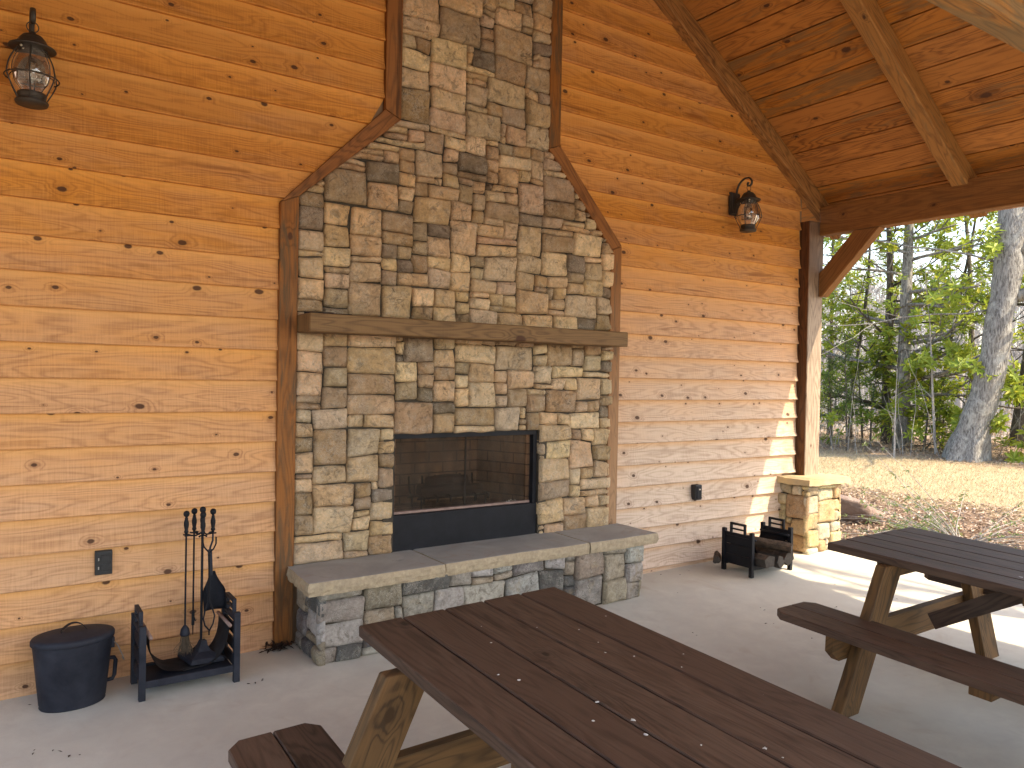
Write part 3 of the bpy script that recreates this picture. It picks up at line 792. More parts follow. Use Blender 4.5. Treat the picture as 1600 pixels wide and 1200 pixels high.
# three flagstones with chipped fronts
def slab(x0, x1, seed, yfr=3.945, skew=0):
    bm = bmesh.new(); rnd = random.Random(seed)
    nx = max(6, int((x1 - x0) / .02)); ny = 20; th = .072
    def zt(x, y): return HZ + .0075 * (x - 1.4) + noise.noise(Vector((x * 2, y * 2, seed))) * .003
    top = []; 
    for i in range(nx + 1):
        row = []
        for j in range(ny + 1):
            fx_ = i / nx; fy = j / ny
            x = x0 + (x1 - x0) * fx_; y = yfr + (4.40 - yfr) * fy
            if seed == 1 and fx_ < .0001: x += .03 * fy
            e = noise.noise(Vector((x * 8, y * 8, seed * 3))) * .008 + noise.noise(Vector((x * 30, y * 30, seed))) * .004
            if j == 0: y += e
            if i == 0: x += e * (1 if seed == 1 else .3)
            if i == nx: x += e * (1 if seed == 3 else .3)
            row.append(bm.verts.new((x, y, zt(x, y) - (.003 if i in (0, nx) or j == 0 else 0))))
        top.append(row)
    for i in range(nx):
        for j in range(ny): bm.faces.new((top[i][j], top[i + 1][j], top[i + 1][j + 1], top[i][j + 1]))
    loop = [top[i][0] for i in range(nx + 1)] + [top[nx][j] for j in range(1, ny + 1)] + [top[i][ny] for i in range(nx - 1, -1, -1)] + [top[0][j] for j in range(ny - 1, 0, -1)]
    prev = loop; cx = (x0 + x1) / 2; cy = 4.18
    for lv in range(1, 6):
        cur = []
        for v in loop:
            f = lv / 5; q = Vector(v.co)
            nn = noise.noise_vector(Vector((q.x * 22, q.y * 22, lv * .9 + seed)))
            out = .007 * sin(f * pi) + nn.x * .007
            dx = -1 if abs(q.x - x0) < .06 and seed == 1 else (1 if abs(q.x - x1) < .06 and seed == 3 else 0)
            dy = -1 if q.y < yfr + .03 else 0
            cur.append(bm.verts.new((q.x + dx * out, q.y + dy * out, q.z - th * f)))
        for i in range(len(loop)):
            bm.faces.new((prev[i], prev[i - 1], cur[i - 1], cur[i]))
        prev = cur
    bm.faces.new(prev)
    bmesh.ops.recalc_face_normals(bm, faces=bm.faces)
    o = fpart('hearth_slab', bm, m_slab, smooth=False)
    return o
slab(1.385, 2.205, 1); slab(2.213, 3.302, 2, 3.955); slab(3.309, 3.925, 3, 3.95)
# mantel
bm = bmesh.new(); bbox(bm, 1.443, 3.795, 4.152, 4.375, 1.825, 1.929, .006, seg=24, wob=.002); fpart('mantel', bm, m_mantel)
# firebox
fb = bmesh.new()
YB = 4.86
def wallq(bm, a, b, z0, z1, off):
    uv = uvlayer(bm); L = (Vector(b) - Vector(a)).length
    vs_ = [bm.verts.new((a[0], a[1], z0)), bm.verts.new((b[0], b[1], z0)), bm.verts.new((b[0], b[1], z1)), bm.verts.new((a[0], a[1], z1))]
    f = bm.faces.new(vs_)
    for l, q in zip(f.loops, ((off, z0), (off + L, z0), (off + L, z1), (off, z1))): l[uv].uv = q
A0 = (OX0 + .03, 4.44); A1 = (2.27, YB); A2 = (2.965, YB); A3 = (OX1 - .03, 4.44)
wallq(fb, A0, A1, .5, 1.35, 0); wallq(fb, A1, A2, .5, 1.35, .6); wallq(fb, A2, A3, .5, 1.35, 1.7)
wallq(fb, (OX1 - .03, 4.44), (OX1 - .03, 4.432), .5, 1.35, 2)
uv = uvlayer(fb)
for zz, fl in ((.70, 1), (1.30, 0)):
    f = fb.faces.new([fb.verts.new((p[0], p[1], zz)) for p in ((OX0 - .01, 4.40), (OX1 + .01, 4.40), A2, A1)])
    for l in f.loops: l[uv].uv = (l.vert.co.x, l.vert.co.y)
# brick returns beside the screen
for x0, x1 in ((OX0 + .005, OX0 + .045), (OX1 - .055, OX1 - .032)):
    wallq(fb, (x0, 4.443), (x1, 4.443), .7, 1.21, 3)
box = fpart('firebox', fb, m_brick)
bm = bmesh.new()
sbox(bm, OX0 + .002, OX1 - .004, 4.375, 4.43, HZ - .01, .712, .003)
fpart('lower_panel', bm, m_black)
bm = bmesh.new()
sbox(bm, OX0 + .002, OX1 - .004, 4.385, 4.45, OZ1 - .03, OZ1 - .001)
sbox(bm, OX0 + .002, OX0 + .014, 4.385, 4.45, .712, OZ1 - .03)
sbox(bm, OX1 - .032, OX1 - .002, 4.385, 4.43, .712, OZ1 - .03)
fpart('metal_surround', bm, m_black)
bm = bmesh.new(); bbox(bm, OX0 + .014, OX1 - .034, 4.415, 4.45, .7125, .728, .002); fpart('sill_ledge', bm, m_rod)
bm = bmesh.new()
nn = 120; prev = None
for i in range(nn + 1):
    x = OX0 + .05 + (OX1 - OX0 - .11) * i / nn; y = 4.462 + .006 * sin(x * 62)
    c = (bm.verts.new((x, y, .715)), bm.verts.new((x, y, 1.20)))
    if prev: bm.faces.new((prev[0], c[0], c[1], prev[1]))
    prev = c
fpart('mesh_curtain', bm, m_screen, smooth=True)
bm = bmesh.new(); sbox(bm, OX0 + .015, OX1 - .034, 4.4335, 4.4375, .73, OZ1 - .031); fpart('glass_pane', bm, m_fglass)
bm = bmesh.new(); sbox(bm, 2.617, 2.628, 4.4385, 4.446, .729, 1.19); fpart('door_rail', bm, m_black)
# log grate inside
gr = thing('log_grate', 'black iron log grate with burner bars standing inside the firebox', 'grate', (2.62, 4.65, .70))
bm = bmesh.new()
for i in range(6):
    x = 2.36 + i * .1
    tube(bm, [(x, 4.52, .745), (x, 4.52, .775), (x, 4.54, .785), (x, 4.72, .78), (x, 4.74, .80), (x, 4.75, .90)], .007, 6)
tube(bm, [(2.33, 4.56, .772), (2.89, 4.56, .772)], .007, 6); tube(bm, [(2.33, 4.70, .768), (2.89, 4.70, .768)], .007, 6)
for x in (2.36, 2.86):
    for y in (4.56, 4.70): tube(bm, [(x, y, .702), (x, y, .77)], .007, 6)
obj('bars', bm, m_black, gr, world_space=True)
bm = bmesh.new(); 
for i, (y, z) in enumerate(((4.6, .81), (4.67, .815), (4.63, .87))):
    tube(bm, [(2.36 + .04 * i, y, z), (2.6, y + .01, z + .005), (2.84 - .05 * i, y - .01, z)], [.04, .045, .036], 9)
obj('charred_log', bm, m_deadleaf, gr, world_space=True)
bm = bmesh.new()
for i in range(5): bmesh.ops.create_icosphere(bm, subdivisions=1, radius=.005 + .004 * random.random(), matrix=Matrix.Translation((2.96 + .018 * i, 4.44 + .01 * random.random(), .728 + .004 * (i % 3))))
tag(obj('ash_crumbs', bm, m_white), 'small pale ash crumbs on the firebox ledge behind the glass', 'ash', kind='stuff')
# lighter on the mantel
bm = bmesh.new(); tube(bm, [(1.46, 4.30, 1.938), (1.62, 4.26, 1.938)], .0065, 8); tube(bm, [(1.62, 4.26, 1.938), (1.72, 4.235, 1.936)], .003, 6)
tag(obj('long_lighter', bm, m_black), 'slim black long-nosed lighter lying on the left end of the mantel', 'lighter')

# ================================================================== PIERS
def pier(x0, x1, y0, y1, ztop, label, seeds, hi=True):
    p = thing('stone_pier', label, 'pier', ((x0 + x1) / 2, (y0 + y1) / 2, 0), 'stone piers under the posts')
    bm = bmesh.new(); zb = -.05; rs_ = .014 if hi else .04
    zs_ = lines([zb, ztop - .055], .05)
    for k, (a, b, fn) in enumerate(((x0, x1, lambda s, z, h: (s, y0 + .03 - h, z)), (y0, y1, lambda s, z, h: (x0 + .03 - h, s, z)),
                                    (x0, x1, lambda s, z, h: (s, y1 - .03 + h, z)), (y0, y1, lambda s, z, h: (x1 - .03 + h, s, z)))):
        stonework(bm, lines([a + .004, b - .004], .06), zs_, lambda x, z: True, fn, PALP, seeds + k, H=.032, res=rs_, hmax=5, wmax=5, warp=.016)
    bmesh.ops.recalc_face_normals(bm, faces=bm.faces)
    obj('stonework', bm, m_stone, p, world_space=True, smooth=True)
    bm = bmesh.new(); sbox(bm, x0 + .032, x1 - .032, y0 + .032, y1 - .032, -.2, ztop - .055); obj('core', bm, m_mortar, p, world_space=True)
    bm = bmesh.new(); sbox(bm, x0 - .035, x1 + .06, y0 - .04, y1 + .04, ztop - .055, ztop)
    bmesh.ops.subdivide_edges(bm, edges=list(bm.edges), cuts=12, use_grid_fill=True)
    for v in bm.verts:
        v.co += noise.noise_vector(v.co * 9) * .008 + noise.noise_vector(v.co * 30) * .0035
        if v.co.z > ztop - .02: v.co.z = min(v.co.z, ztop)
    obj('cap_stone', bm, m_cap, p, world_space=True)
pier(5.865, 6.385, 4.10, 4.62, .745, 'square yellow fieldstone pier with sandstone cap under the right corner post', 31)
XL = 2 * XC
pier(XL - 6.385, XL - 5.865, 4.10, 4.62, .745, 'stone pier under the far left corner post, outside the frame', 41, False)

# ================================================================== WALL FITTINGS
def lantern(loc, label):
    L = thing('wall_lantern', label, 'lantern', loc, 'bronze onion lanterns on the siding')
    # origin on the wall at the plate; lantern hangs at y -.15
    yo = -.15
    bm = bmesh.new(); sbox(bm, -.058, .058, -.012, .012, -.095, .095, .004); sbox(bm, -.048, .048, -.026, -.011, -.085, .085, .006); obj('backplate', bm, m_bronze, L)
    bm = bmesh.new()
    pts = []
    for i in range(26):
        t = i / 25
        if t < .62:
            a = pi * (1 - t / .62 * .98); pts.append((0, -.085 + .062 * -cos(pi - a) * -1 - .0, .095 + .155 * sin(a) ** .8))
    # a swan neck: up from the plate, over and curling in
    pts = [(0, -.02, .05), (0, -.026, .10), (0, -.042, .145), (0, -.075, .18), (0, -.115, .196), (0, -.155, .19), (0, -.176, .168), (0, -.178, .145), (0, -.165, .128), (0, -.145, .128), (0, -.136, .143), (0, -.146, .156)]
    def cr(P, n=5):
        out = []; P = [Vector(p) for p in P]
        for i in range(len(P) - 1):
            a, b, c, d = P[max(i - 1, 0)], P[i], P[i + 1], P[min(i + 2, len(P) - 1)]
            for k in range(n):
                t = k / n; out.append(.5 * ((2 * b) + (c - a) * t + (2 * a - 5 * b + 4 * c - d) * t * t + (3 * b - a - 3 * c + d) * t ** 3))
        return out + [P[-1]]
    c = cr(pts); rings_ = tube(bm, c, [.007] * len(c), 8)
    for r_ in rings_:
        for v in r_: v.co.x *= 1.7
    tube(bm, [(0, -.03, .0), (0, -.06, .035), (0, yo + .05, .045)], .006, 6)
    obj('scroll_arm', bm, m_bronze, L)
    bm = bmesh.new(); tube(bm, [(.024 * cos(a), yo, .108 + .024 * sin(a)) for a in [2 * pi * i / 20 for i in range(20)]], .0028, 6, closed=True); obj('hanging_ring', bm, m_bronze, L)
    bm = bmesh.new()
    lathe(bm, [(.006, .088), (.012, .085), (.016, .075), (.04, .066), (.056, .046), (.062, .028), (.095, .012), (.097, .006), (.092, .004), (.062, .014), (.06, -.006), (.001, -.006)], (0, yo, 0), 40); obj('cap', bm, m_bronze, L, smooth=True)
    bm = bmesh.new()
    pr = [(.056, -.004), (.072, -.03), (.087, -.065), (.094, -.10), (.092, -.13), (.08, -.165), (.058, -.195), (.05, -.205)]
    c = cr([(r_, 0, z) for r_, z in pr], 3); lathe(bm, [(p.x, p.z) for p in c], (0, yo, 0), 36, close=False); obj('glass_globe', bm, m_glass, L, smooth=True)
    bm = bmesh.new(); lathe(bm, [(.001, -.198), (.058, -.198), (.06, -.206), (.057, -.222), (.05, -.226), (.066, -.232), (.069, -.238), (.064, -.25), (.001, -.252)], (0, yo, 0), 36); obj('bottom_collar', bm, m_bronze, L, smooth=True)
    bm = bmesh.new()
    wp = [(.062, .0), (.08, -.03), (.1, -.075), (.108, -.12), (.106, -.135), (.092, -.17), (.068, -.215), (.062, -.235)]
    for k in range(6):
        a = k * pi / 3 + .4; c = cr([(r_ * cos(a), yo + r_ * sin(a), z) for r_, z in wp], 3); tube(bm, c, .0032, 6)
    tube(bm, [(.109 * cos(a), yo + .109 * sin(a), -.128) for a in [2 * pi * i / 36 for i in range(36)]], .0032, 6, closed=True)
    obj('wire_cage', bm, m_bronze, L, smooth=True)
    bm = bmesh.new(); lathe(bm, [(.001, -.15), (.018, -.145), (.029, -.12), (.03, -.1), (.02, -.06), (.014, -.045), (.001, -.044)], (0, yo, 0), 20); obj('bulb', bm, m_bulb, L, smooth=True)
    bm = bmesh.new(); lathe(bm, [(.001, -.05), (.016, -.05), (.016, -.006), (.001, -.006)], (0, yo, 0), 16); obj('socket', bm, m_cut, L)
    bm = bmesh.new(); bmesh.ops.create_icosphere(bm, subdivisions=2, radius=.0065, matrix=Matrix.Translation((-.045, yo - .045, .0))); obj('thumb_screw', bm, m_brass, L, smooth=True)
    return L
l1 = lantern((.135, YW - .012, 3.06), 'bronze onion lantern on the siding left of the fireplace, near the top corner')
l2 = dup(l1, (5.155, YW - .012, 3.075), label='bronze onion lantern on the siding right of the fireplace, below the rafters')
def cover(x0, x1, z0, z1, th, label, name, cat):
    o = thing(name, label, cat, ((x0 + x1) / 2, YW, (z0 + z1) / 2)); 
    return o
o = thing('outlet_cover', 'dark grey double switch cover plate low on the siding above the bucket', 'outlet', (.471, YW, .617))
bm = bmesh.new(); sbox(bm, -.039, .039, -.014, .02, -.06, .06, .003); obj('plate', bm, m_plate, o)
for z in (.022, -.022):
    bm = bmesh.new(); sbox(bm, -.014, .03, -.021, -.013, z - .017, z + .017, .003); obj('rocker', bm, m_plate, o)
    bm = bmesh.new(); sbox(bm, -.026, -.021, -.017, -.013, z - .01, z + .004, .001); obj('marker', bm, m_wire, o)
o = thing('outlet_box', 'small black weatherproof outlet box on the bleached siding right of the hearth', 'outlet', (4.765, YW, .679))
bm = bmesh.new(); sbox(bm, -.038, .038, -.045, .01, -.062, .062, .008); obj('housing', bm, m_plate, o)
bm = bmesh.new(); sbox(bm, -.028, .028, -.052, -.044, -.05, .05, .004); obj('flap', bm, m_black, o)
bm = bmesh.new(); sbox(bm, -.008, .01, -.055, -.051, .02, .03, .001); obj('latch', bm, m_wire, o)

# ================================================================== ASH BUCKET
BXY = (.325, 4.165); bz = zf(*BXY)
bk = thing('ash_bucket', 'dusty black oval ash bucket with lid standing against the siding', 'bucket', (BXY[0], BXY[1], bz), rot=(0, 0, .12))
bm = bmesh.new(); lathe(bm, [(.137, 0), (.140, .006), (.138, .014), (.141, .02), (.168, .29), (.171, .296), (.171, .304), (.167, .306)], n=48, sy=.74); obj('body', bm, m_blackdusty, bk, smooth=True)
bm = bmesh.new(); lathe(bm, [(.172, .298), (.177, .302), (.177, .318), (.172, .326), (.15, .330), (.08, .337), (.001, .339)], n=48, sy=.76); lid = obj('lid', bm, m_blackdusty, bk, smooth=True)
bm = bmesh.new()
for i in range(12):
    t = i / 12; t2 = (i + 1) / 12; f = lambda t: (-.055 + .11 * t, 0, .334 + .045 * sin(pi * t) ** .6)
    board(bm, .012, .024, .003, Matrix.Translation(Vector(f((t + t2) / 2))) @ Matrix.Rotation(-math.atan2(f(t2)[2] - f(t)[2], .11 / 12), 4, 'Y'), 0)
obj('lid_handle', bm, m_black, lid)
bm = bmesh.new(); sbox(bm, .155, .172, -.035, .02, .235, .285, .003); obj('lug', bm, m_blackdusty, bk)
bm = bmesh.new(); tube(bm, [(.168, -.03, .265), (.18, -.055, .25), (.205, -.05, .19), (.215, -.03, .165), (.213, .0, .168)], .0028, 6); obj('bail_wire', bm, m_wire, bk)
bm = bmesh.new(); tube(bm, [(.148, .03, .17), (.185, .03, .165), (.192, .03, .15), (.187, .03, .08), (.178, .03, .062), (.143, .03, .06)], .010, 8); obj('tipping_handle', bm, m_blackdusty, bk, smooth=True)

# ================================================================== LOG HOLDERS
def log_holder(loc, w, d, h, mat, label, name, sl='low', rot=0):
    """two slatted ends, a tray, carrying handles and a leather sling hung on two dowels. origin front left foot"""
    o = thing(name, label, 'log holder', loc, rot=(0, 0, rot))
    pw = .03
    for k, x in enumerate((0, w)):
        bm = bmesh.new()
        for y in (0, d): sbox(bm, x - pw / 2, x + pw / 2, y - pw / 2, y + pw / 2, 0, h, .002)
        sbox(bm, x - .009, x + .009, pw / 2, d - pw / 2, h - .05, h - .025, .002)
        gp = .055 if sl == 'low' else .077
        for zz in (.07, .15, .23, .31):
            if zz + .05 < h - .04: sbox(bm, x - .005, x + .005, pw / 2, d - pw / 2, zz, min(zz + gp, h - .052), .001)
        obj('side_frame', bm, mat, o)
        bm = bmesh.new(); c = d / 2
        sbox(bm, x - .009, x + .009, c - .075, c - .059, h - .026, h + .055); sbox(bm, x - .009, x + .009, c + .059, c + .075, h - .026, h + .055)
        sbox(bm, x - .009, x + .009, c - .0592, c + .0592, h + .038, h + .055, 0)
        sbox(bm, x - .007, x + .007, c - .0592, c + .0592, h + .0, h + .012, 0); obj('handle', bm, mat, o)
    bm = bmesh.new(); sbox(bm, pw / 2, w - pw / 2, -.008, .012, .055, .09, .002); sbox(bm, pw / 2, w - pw / 2, d - .012, d + .008, .055, .09, .002)
    sbox(bm, pw / 2, w - pw / 2, .012, d - .012, .072, .08); obj('tray', bm, mat, o)
    zt = h - .06
    for x in (.035, w - .035):
        bm = bmesh.new(); tube(bm, [(x, -.01, zt), (x, d + .0, zt)], .009, 10); dw = obj('dowel', bm, m_rod if sl == 'low' else mat, o, smooth=True)
    bm = bmesh.new(); n = 26; rows = []
    for i in range(n + 1):
        t = i / n; x = .035 + (w - .07) * (.5 - .5 * cos(pi * t)) if sl == 'low' else .03 + (w - .06) * t
        sag = (1 - abs(2 * t - 1) ** 2.6); z = zt - (zt - .095) * sag
        row = []
        for j in range(13):
            s_ = j / 12; notch = .045 * sag ** .5
            y = notch * .0 + .012 + (d - .02) * s_
            if sl == 'low': y = .012 + notch * (1 - 2 * s_) * .4 + (d - .02) * s_
            row.append(bm.verts.new((x + noise.noise(Vector((x * 9, y * 9, 2))) * .008, y, z + noise.noise(Vector((x * 12, y * 12, 5))) * .010)))
        rows.append(row)
    for i in range(n):
        for j in range(12): bm.faces.new((rows[i][j], rows[i + 1][j], rows[i + 1][j + 1], rows[i][j + 1]))
    r_ = bmesh.ops.solidify(bm, geom=list(bm.faces), thickness=.004)
    obj('sling', bm, m_leather if sl == 'low' else mat, o, smooth=True)
    return o
hz_ = zf(.8, 4.0)
log_holder((.60, 4.005, hz_), .437, .245, .355, m_blackdusty, 'dusty black iron log holder with empty leather sling left of the hearth', 'log_holder')
hr = zf(5.1, 3.9)
log_holder((4.885, 3.895, hr), .475, .27, .345, m_black, 'black log holder full of split firewood beside the yellow stone pier', 'log_holder', 'full')

def log(loc, L, r_, seed, kind, label, rot=(0, 0, 0)):
    bm = bmesh.new(); rnd = random.Random(seed); n = 14 if kind == 'round' else 5; M_ = 12; rings_ = []
    ang0 = [0] * n
    shape = [1 + rnd.uniform(-.12, .12) for _ in range(n)] if kind == 'round' else None
    if kind != 'round':
        # wedge section: bark arc on top, two split faces
        sec = [(-1, .35), (-.1, .8), (.95, .55), (.75, -.6), (-.6, -.75)]
    for i in range(M_ + 1):
        y = L * i / M_; row = []
        for j in range(n):
            if kind == 'round': a = 2 * pi * j / n; p = Vector((cos(a), 0, sin(a))) * r_ * shape[j]
            else: p = Vector((sec[j][0], 0, sec[j][1])) * r_
            p += noise.noise_vector(Vector((p.x * 20 + seed, y * 6, p.z * 20))) * .011; p.y = y + (noise.noise(Vector((p.x * 40, 0, p.z * 40))) * .008 if i in (0, M_) else 0)
            row.append(bm.verts.new(p))
        rings_.append(row)
    for a, b in zip(rings_, rings_[1:]):
        for j in range(n):
            f = bm.faces.new((a[j], a[(j + 1) % n], b[(j + 1) % n], b[j])); f.material_index = 0 if (kind == 'round' or j < 2) else 1
    for rr_, s_ in ((rings_[0], 1), (rings_[-1], -1)):
        f = bm.faces.new(rr_[::-s_]); f.material_index = 1
    o = obj('firewood_log', bm, [m_bark_log, m_cut]); o.location = loc; o.rotation_euler = rot
    return tag(o, label, 'log', 'firewood in the right log holder')
log((4.985, 3.80, hr + .13), .40, .06, 1, 'split', 'grey split log on the bottom left of the firewood in the right holder')
log((5.10, 3.79, hr + .118), .40, .05, 2, 'split', 'wedge shaped log in the bottom middle of the firewood in the right holder', (0, .9, .03))
log((5.22, 3.80, hr + .13), .40, .058, 3, 'split', 'split log on the bottom right of the firewood in the right holder', (0, -.5, -.02))
log((5.25, 3.80, hr + .205), .46, .042, 4, 'round', 'long brown bark log lying on top of the firewood pile', (.10, 0, .55))
if 0: log((5.19, 3.83, hr + .225), .38, .045, 6, 'split', 'thin split log resting against the right side of the holder', (0, .3, -.05))
log((4.79, 4.16, zf(4.8, 4.2) + .082), .17, .03, 5, 'round', 'short dark branch poking out behind the left end of the right log holder', (0, 0, -.9))

# ================================================================== FIRE TOOLS
tz = hz_ + .105; TX, TY = .893, 4.135
ts = thing('tool_stand', 'black iron fire tool stand with ball finial rising from the left log holder', 'tool stand', (TX, TY, tz))
bm = bmesh.new()
def sqring(r_, z): return [bm.verts.new((r_ * sx, r_ * sy, z)) for sx, sy in ((-1, -1), (1, -1), (1, 1), (-1, 1))]
rg = [sqring(r_, z) for r_, z in ((.085, 0), (.085, .018), (.08, .024), (.035, .045), (.02, .07), (.014, .095))]
for a, b in zip(rg, rg[1:]):
    for j in range(4): bm.faces.new((a[j], a[(j + 1) % 4], b[(j + 1) % 4], b[j]))
bm.faces.new(rg[0][::-1]); bm.faces.new(rg[-1])
o = obj('foot', bm, m_blackdusty, ts); o.rotation_euler = (.0, .10, .2)
ztop = .895 - tz
bm = bmesh.new(); tube(bm, [(0, 0, .09), (0, 0, ztop - .11)], .0065, 8); obj('pole', bm, m_black, ts)
def handle_prof(z): return [(.001, z), (.007, z + .002), (.007, z + .01), (.011, z + .014), (.011, z + .02), (.008, z + .026), (.0125, z + .05), (.0125, z + .062), (.0075, z + .082), (.009, z + .085), (.006, z + .088), (.006, z + .092), (.013, z + .098), (.0155, z + .108), (.013, z + .118), (.006, z + .123), (.001, z + .124)]
bm = bmesh.new(); lathe(bm, handle_prof(ztop - .115), n=16); obj('finial', bm, m_black, ts, smooth=True)
bm = bmesh.new(); zh = ztop - .13
OFF = {'broom': (-.078, .0), 'poker': (-.028, .06), 'tongs': (-.012, -.065), 'shovel': (.052, .005)}
for k, (dx, dy) in OFF.items():
    L = math.hypot(dx, dy); ux, uy = dx / L, dy / L
    tube(bm, [(0, 0, zh + .01), (dx * .4, dy * .4, zh - .006), (dx * .8, dy * .8, zh - .003)], .0045, 6)
    tube(bm, [(dx + (-ux * .018) * cos(a) - uy * .018 * sin(a), dy + (-uy * .018) * cos(a) + ux * .018 * sin(a), zh) for a in [(-2.2 + 4.4 * i / 12) for i in range(13)]], .004, 6)
obj('hook_ring', bm, m_black, ts)
def tool(name, key, label, cat):
    dx, dy = OFF[key]; return thing(name, label, cat, (TX + dx, TY + dy, tz + zh), 'fire tools hanging on the stand')
t = tool('hearth_brush', 'broom', 'hearth brush with frayed bristles hanging left on the fire tool stand', 'brush')
bm = bmesh.new(); lathe(bm, handle_prof(.0), n=16); obj('grip', bm, m_black, t, smooth=True)
bm = bmesh.new(); tube(bm, [(0, 0, .005), (0, 0, -.47)], .0045, 8); obj('rod', bm, m_black, t)
bm = bmesh.new(); lathe(bm, [(.001, -.455), (.008, -.458), (.02, -.475), (.024, -.50), (.021, -.508), (.001, -.508)], n=18); obj('ferrule', bm, m_blackdusty, t, smooth=True)
bm = bmesh.new()
for i in range(170):
    a = random.uniform(0, 2 * pi); r0 = random.uniform(0, .018); sp = random.uniform(.7, 1.9); b = random.uniform(-.1, .1)
    tube(bm, [(r0 * cos(a), r0 * sin(a), -.505), (r0 * cos(a) * 1.3, r0 * sin(a) * 1.3, -.54), ((r0 + .006) * sp * cos(a + b) * 1.3, (r0 + .006) * sp * sin(a + b) * 1.3, -.505 - random.uniform(.07, .1))], .0008, 3, cap=False)
obj('bristles', bm, m_bristle, t)
t = tool('fire_poker', 'poker', 'thin black poker hanging at the back of the fire tool stand', 'poker')
bm = bmesh.new(); lathe(bm, handle_prof(0), n=16); obj('grip', bm, m_black, t, smooth=True)
bm = bmesh.new(); tube(bm, [(0, 0, .005), (0, 0, -.45), (0, 0, -.53)], [.0045, .0045, .002], 8); tube(bm, [(0, 0, -.43), (.012, -.004, -.46), (.018, -.006, -.45)], [.005, .0035, .0015], 6); sbox(bm, -.007, .007, -.006, .006, -.48, -.41, .002); obj('rod', bm, m_black, t)
t = tool('ash_shovel', 'shovel', 'black ash shovel hanging with its pan down on the right of the tool stand', 'shovel')
bm = bmesh.new(); lathe(bm, handle_prof(0), n=16); obj('grip', bm, m_black, t, smooth=True)
bm = bmesh.new(); tube(bm, [(0, 0, .005), (0, 0, -.04), (-.012, 0, -.075), (-.014, 0, -.09)], .005, 8); bar(bm, (-.014, 0, -.085), (-.008, 0, -.22), .022, .005, (0, 1, 0)); obj('rod', bm, m_blackdusty, t)
bm = bmesh.new(); rows = []
for i in range(11):
    f = i / 10; wv = .014 + .042 * min(1, (f / .45)) ** 1.5; row = []
    for j in range(9):
        s_ = j / 8 * 2 - 1; row.append(bm.verts.new((.0 + s_ * wv + .012 * f, -.022 * (abs(s_) ** 2.5) * min(1, f * 2) + .004, -.2 - .20 * f)))
    rows.append(row)
for i in range(10):
    for j in range(8): bm.faces.new((rows[i][j], rows[i + 1][j], rows[i + 1][j + 1], rows[i][j + 1]))
bmesh.ops.solidify(bm, geom=list(bm.faces), thickness=.0025); obj('pan', bm, m_blackdusty, t, smooth=True)
t = tool('fire_tongs', 'tongs', 'black fire tongs with curved jaws hanging at the front of the tool stand', 'tongs')
bm = bmesh.new(); lathe(bm, handle_prof(0), n=16); obj('grip', bm, m_black, t, smooth=True)
bm = bmesh.new()
tube(bm, [(0, 0, .005), (-.0, 0, -.03), (.006, 0, -.055), (.03, 0, -.085), (.034, 0, -.10), (.034, 0, -.33), (.05, 0, -.37), (.062, 0, -.41), (.055, 0, -.45), (.036, 0, -.485), (.036, 0, -.505)], .004, 7)
tube(bm, [(.064, 0, -.01), (.064, 0, -.045), (.052, 0, -.07), (.036, .004, -.085), (.034, .006, -.10), (.033, .006, -.33), (.016, .004, -.38), (.008, .002, -.42), (.016, 0, -.455), (.036, 0, -.48)], .004, 7)
bmesh.ops.create_icosphere(bm, subdivisions=2, radius=.008, matrix=Matrix.Translation((.034, .003, -.10)))
obj('jaws', bm, m_black, t, smooth=True)

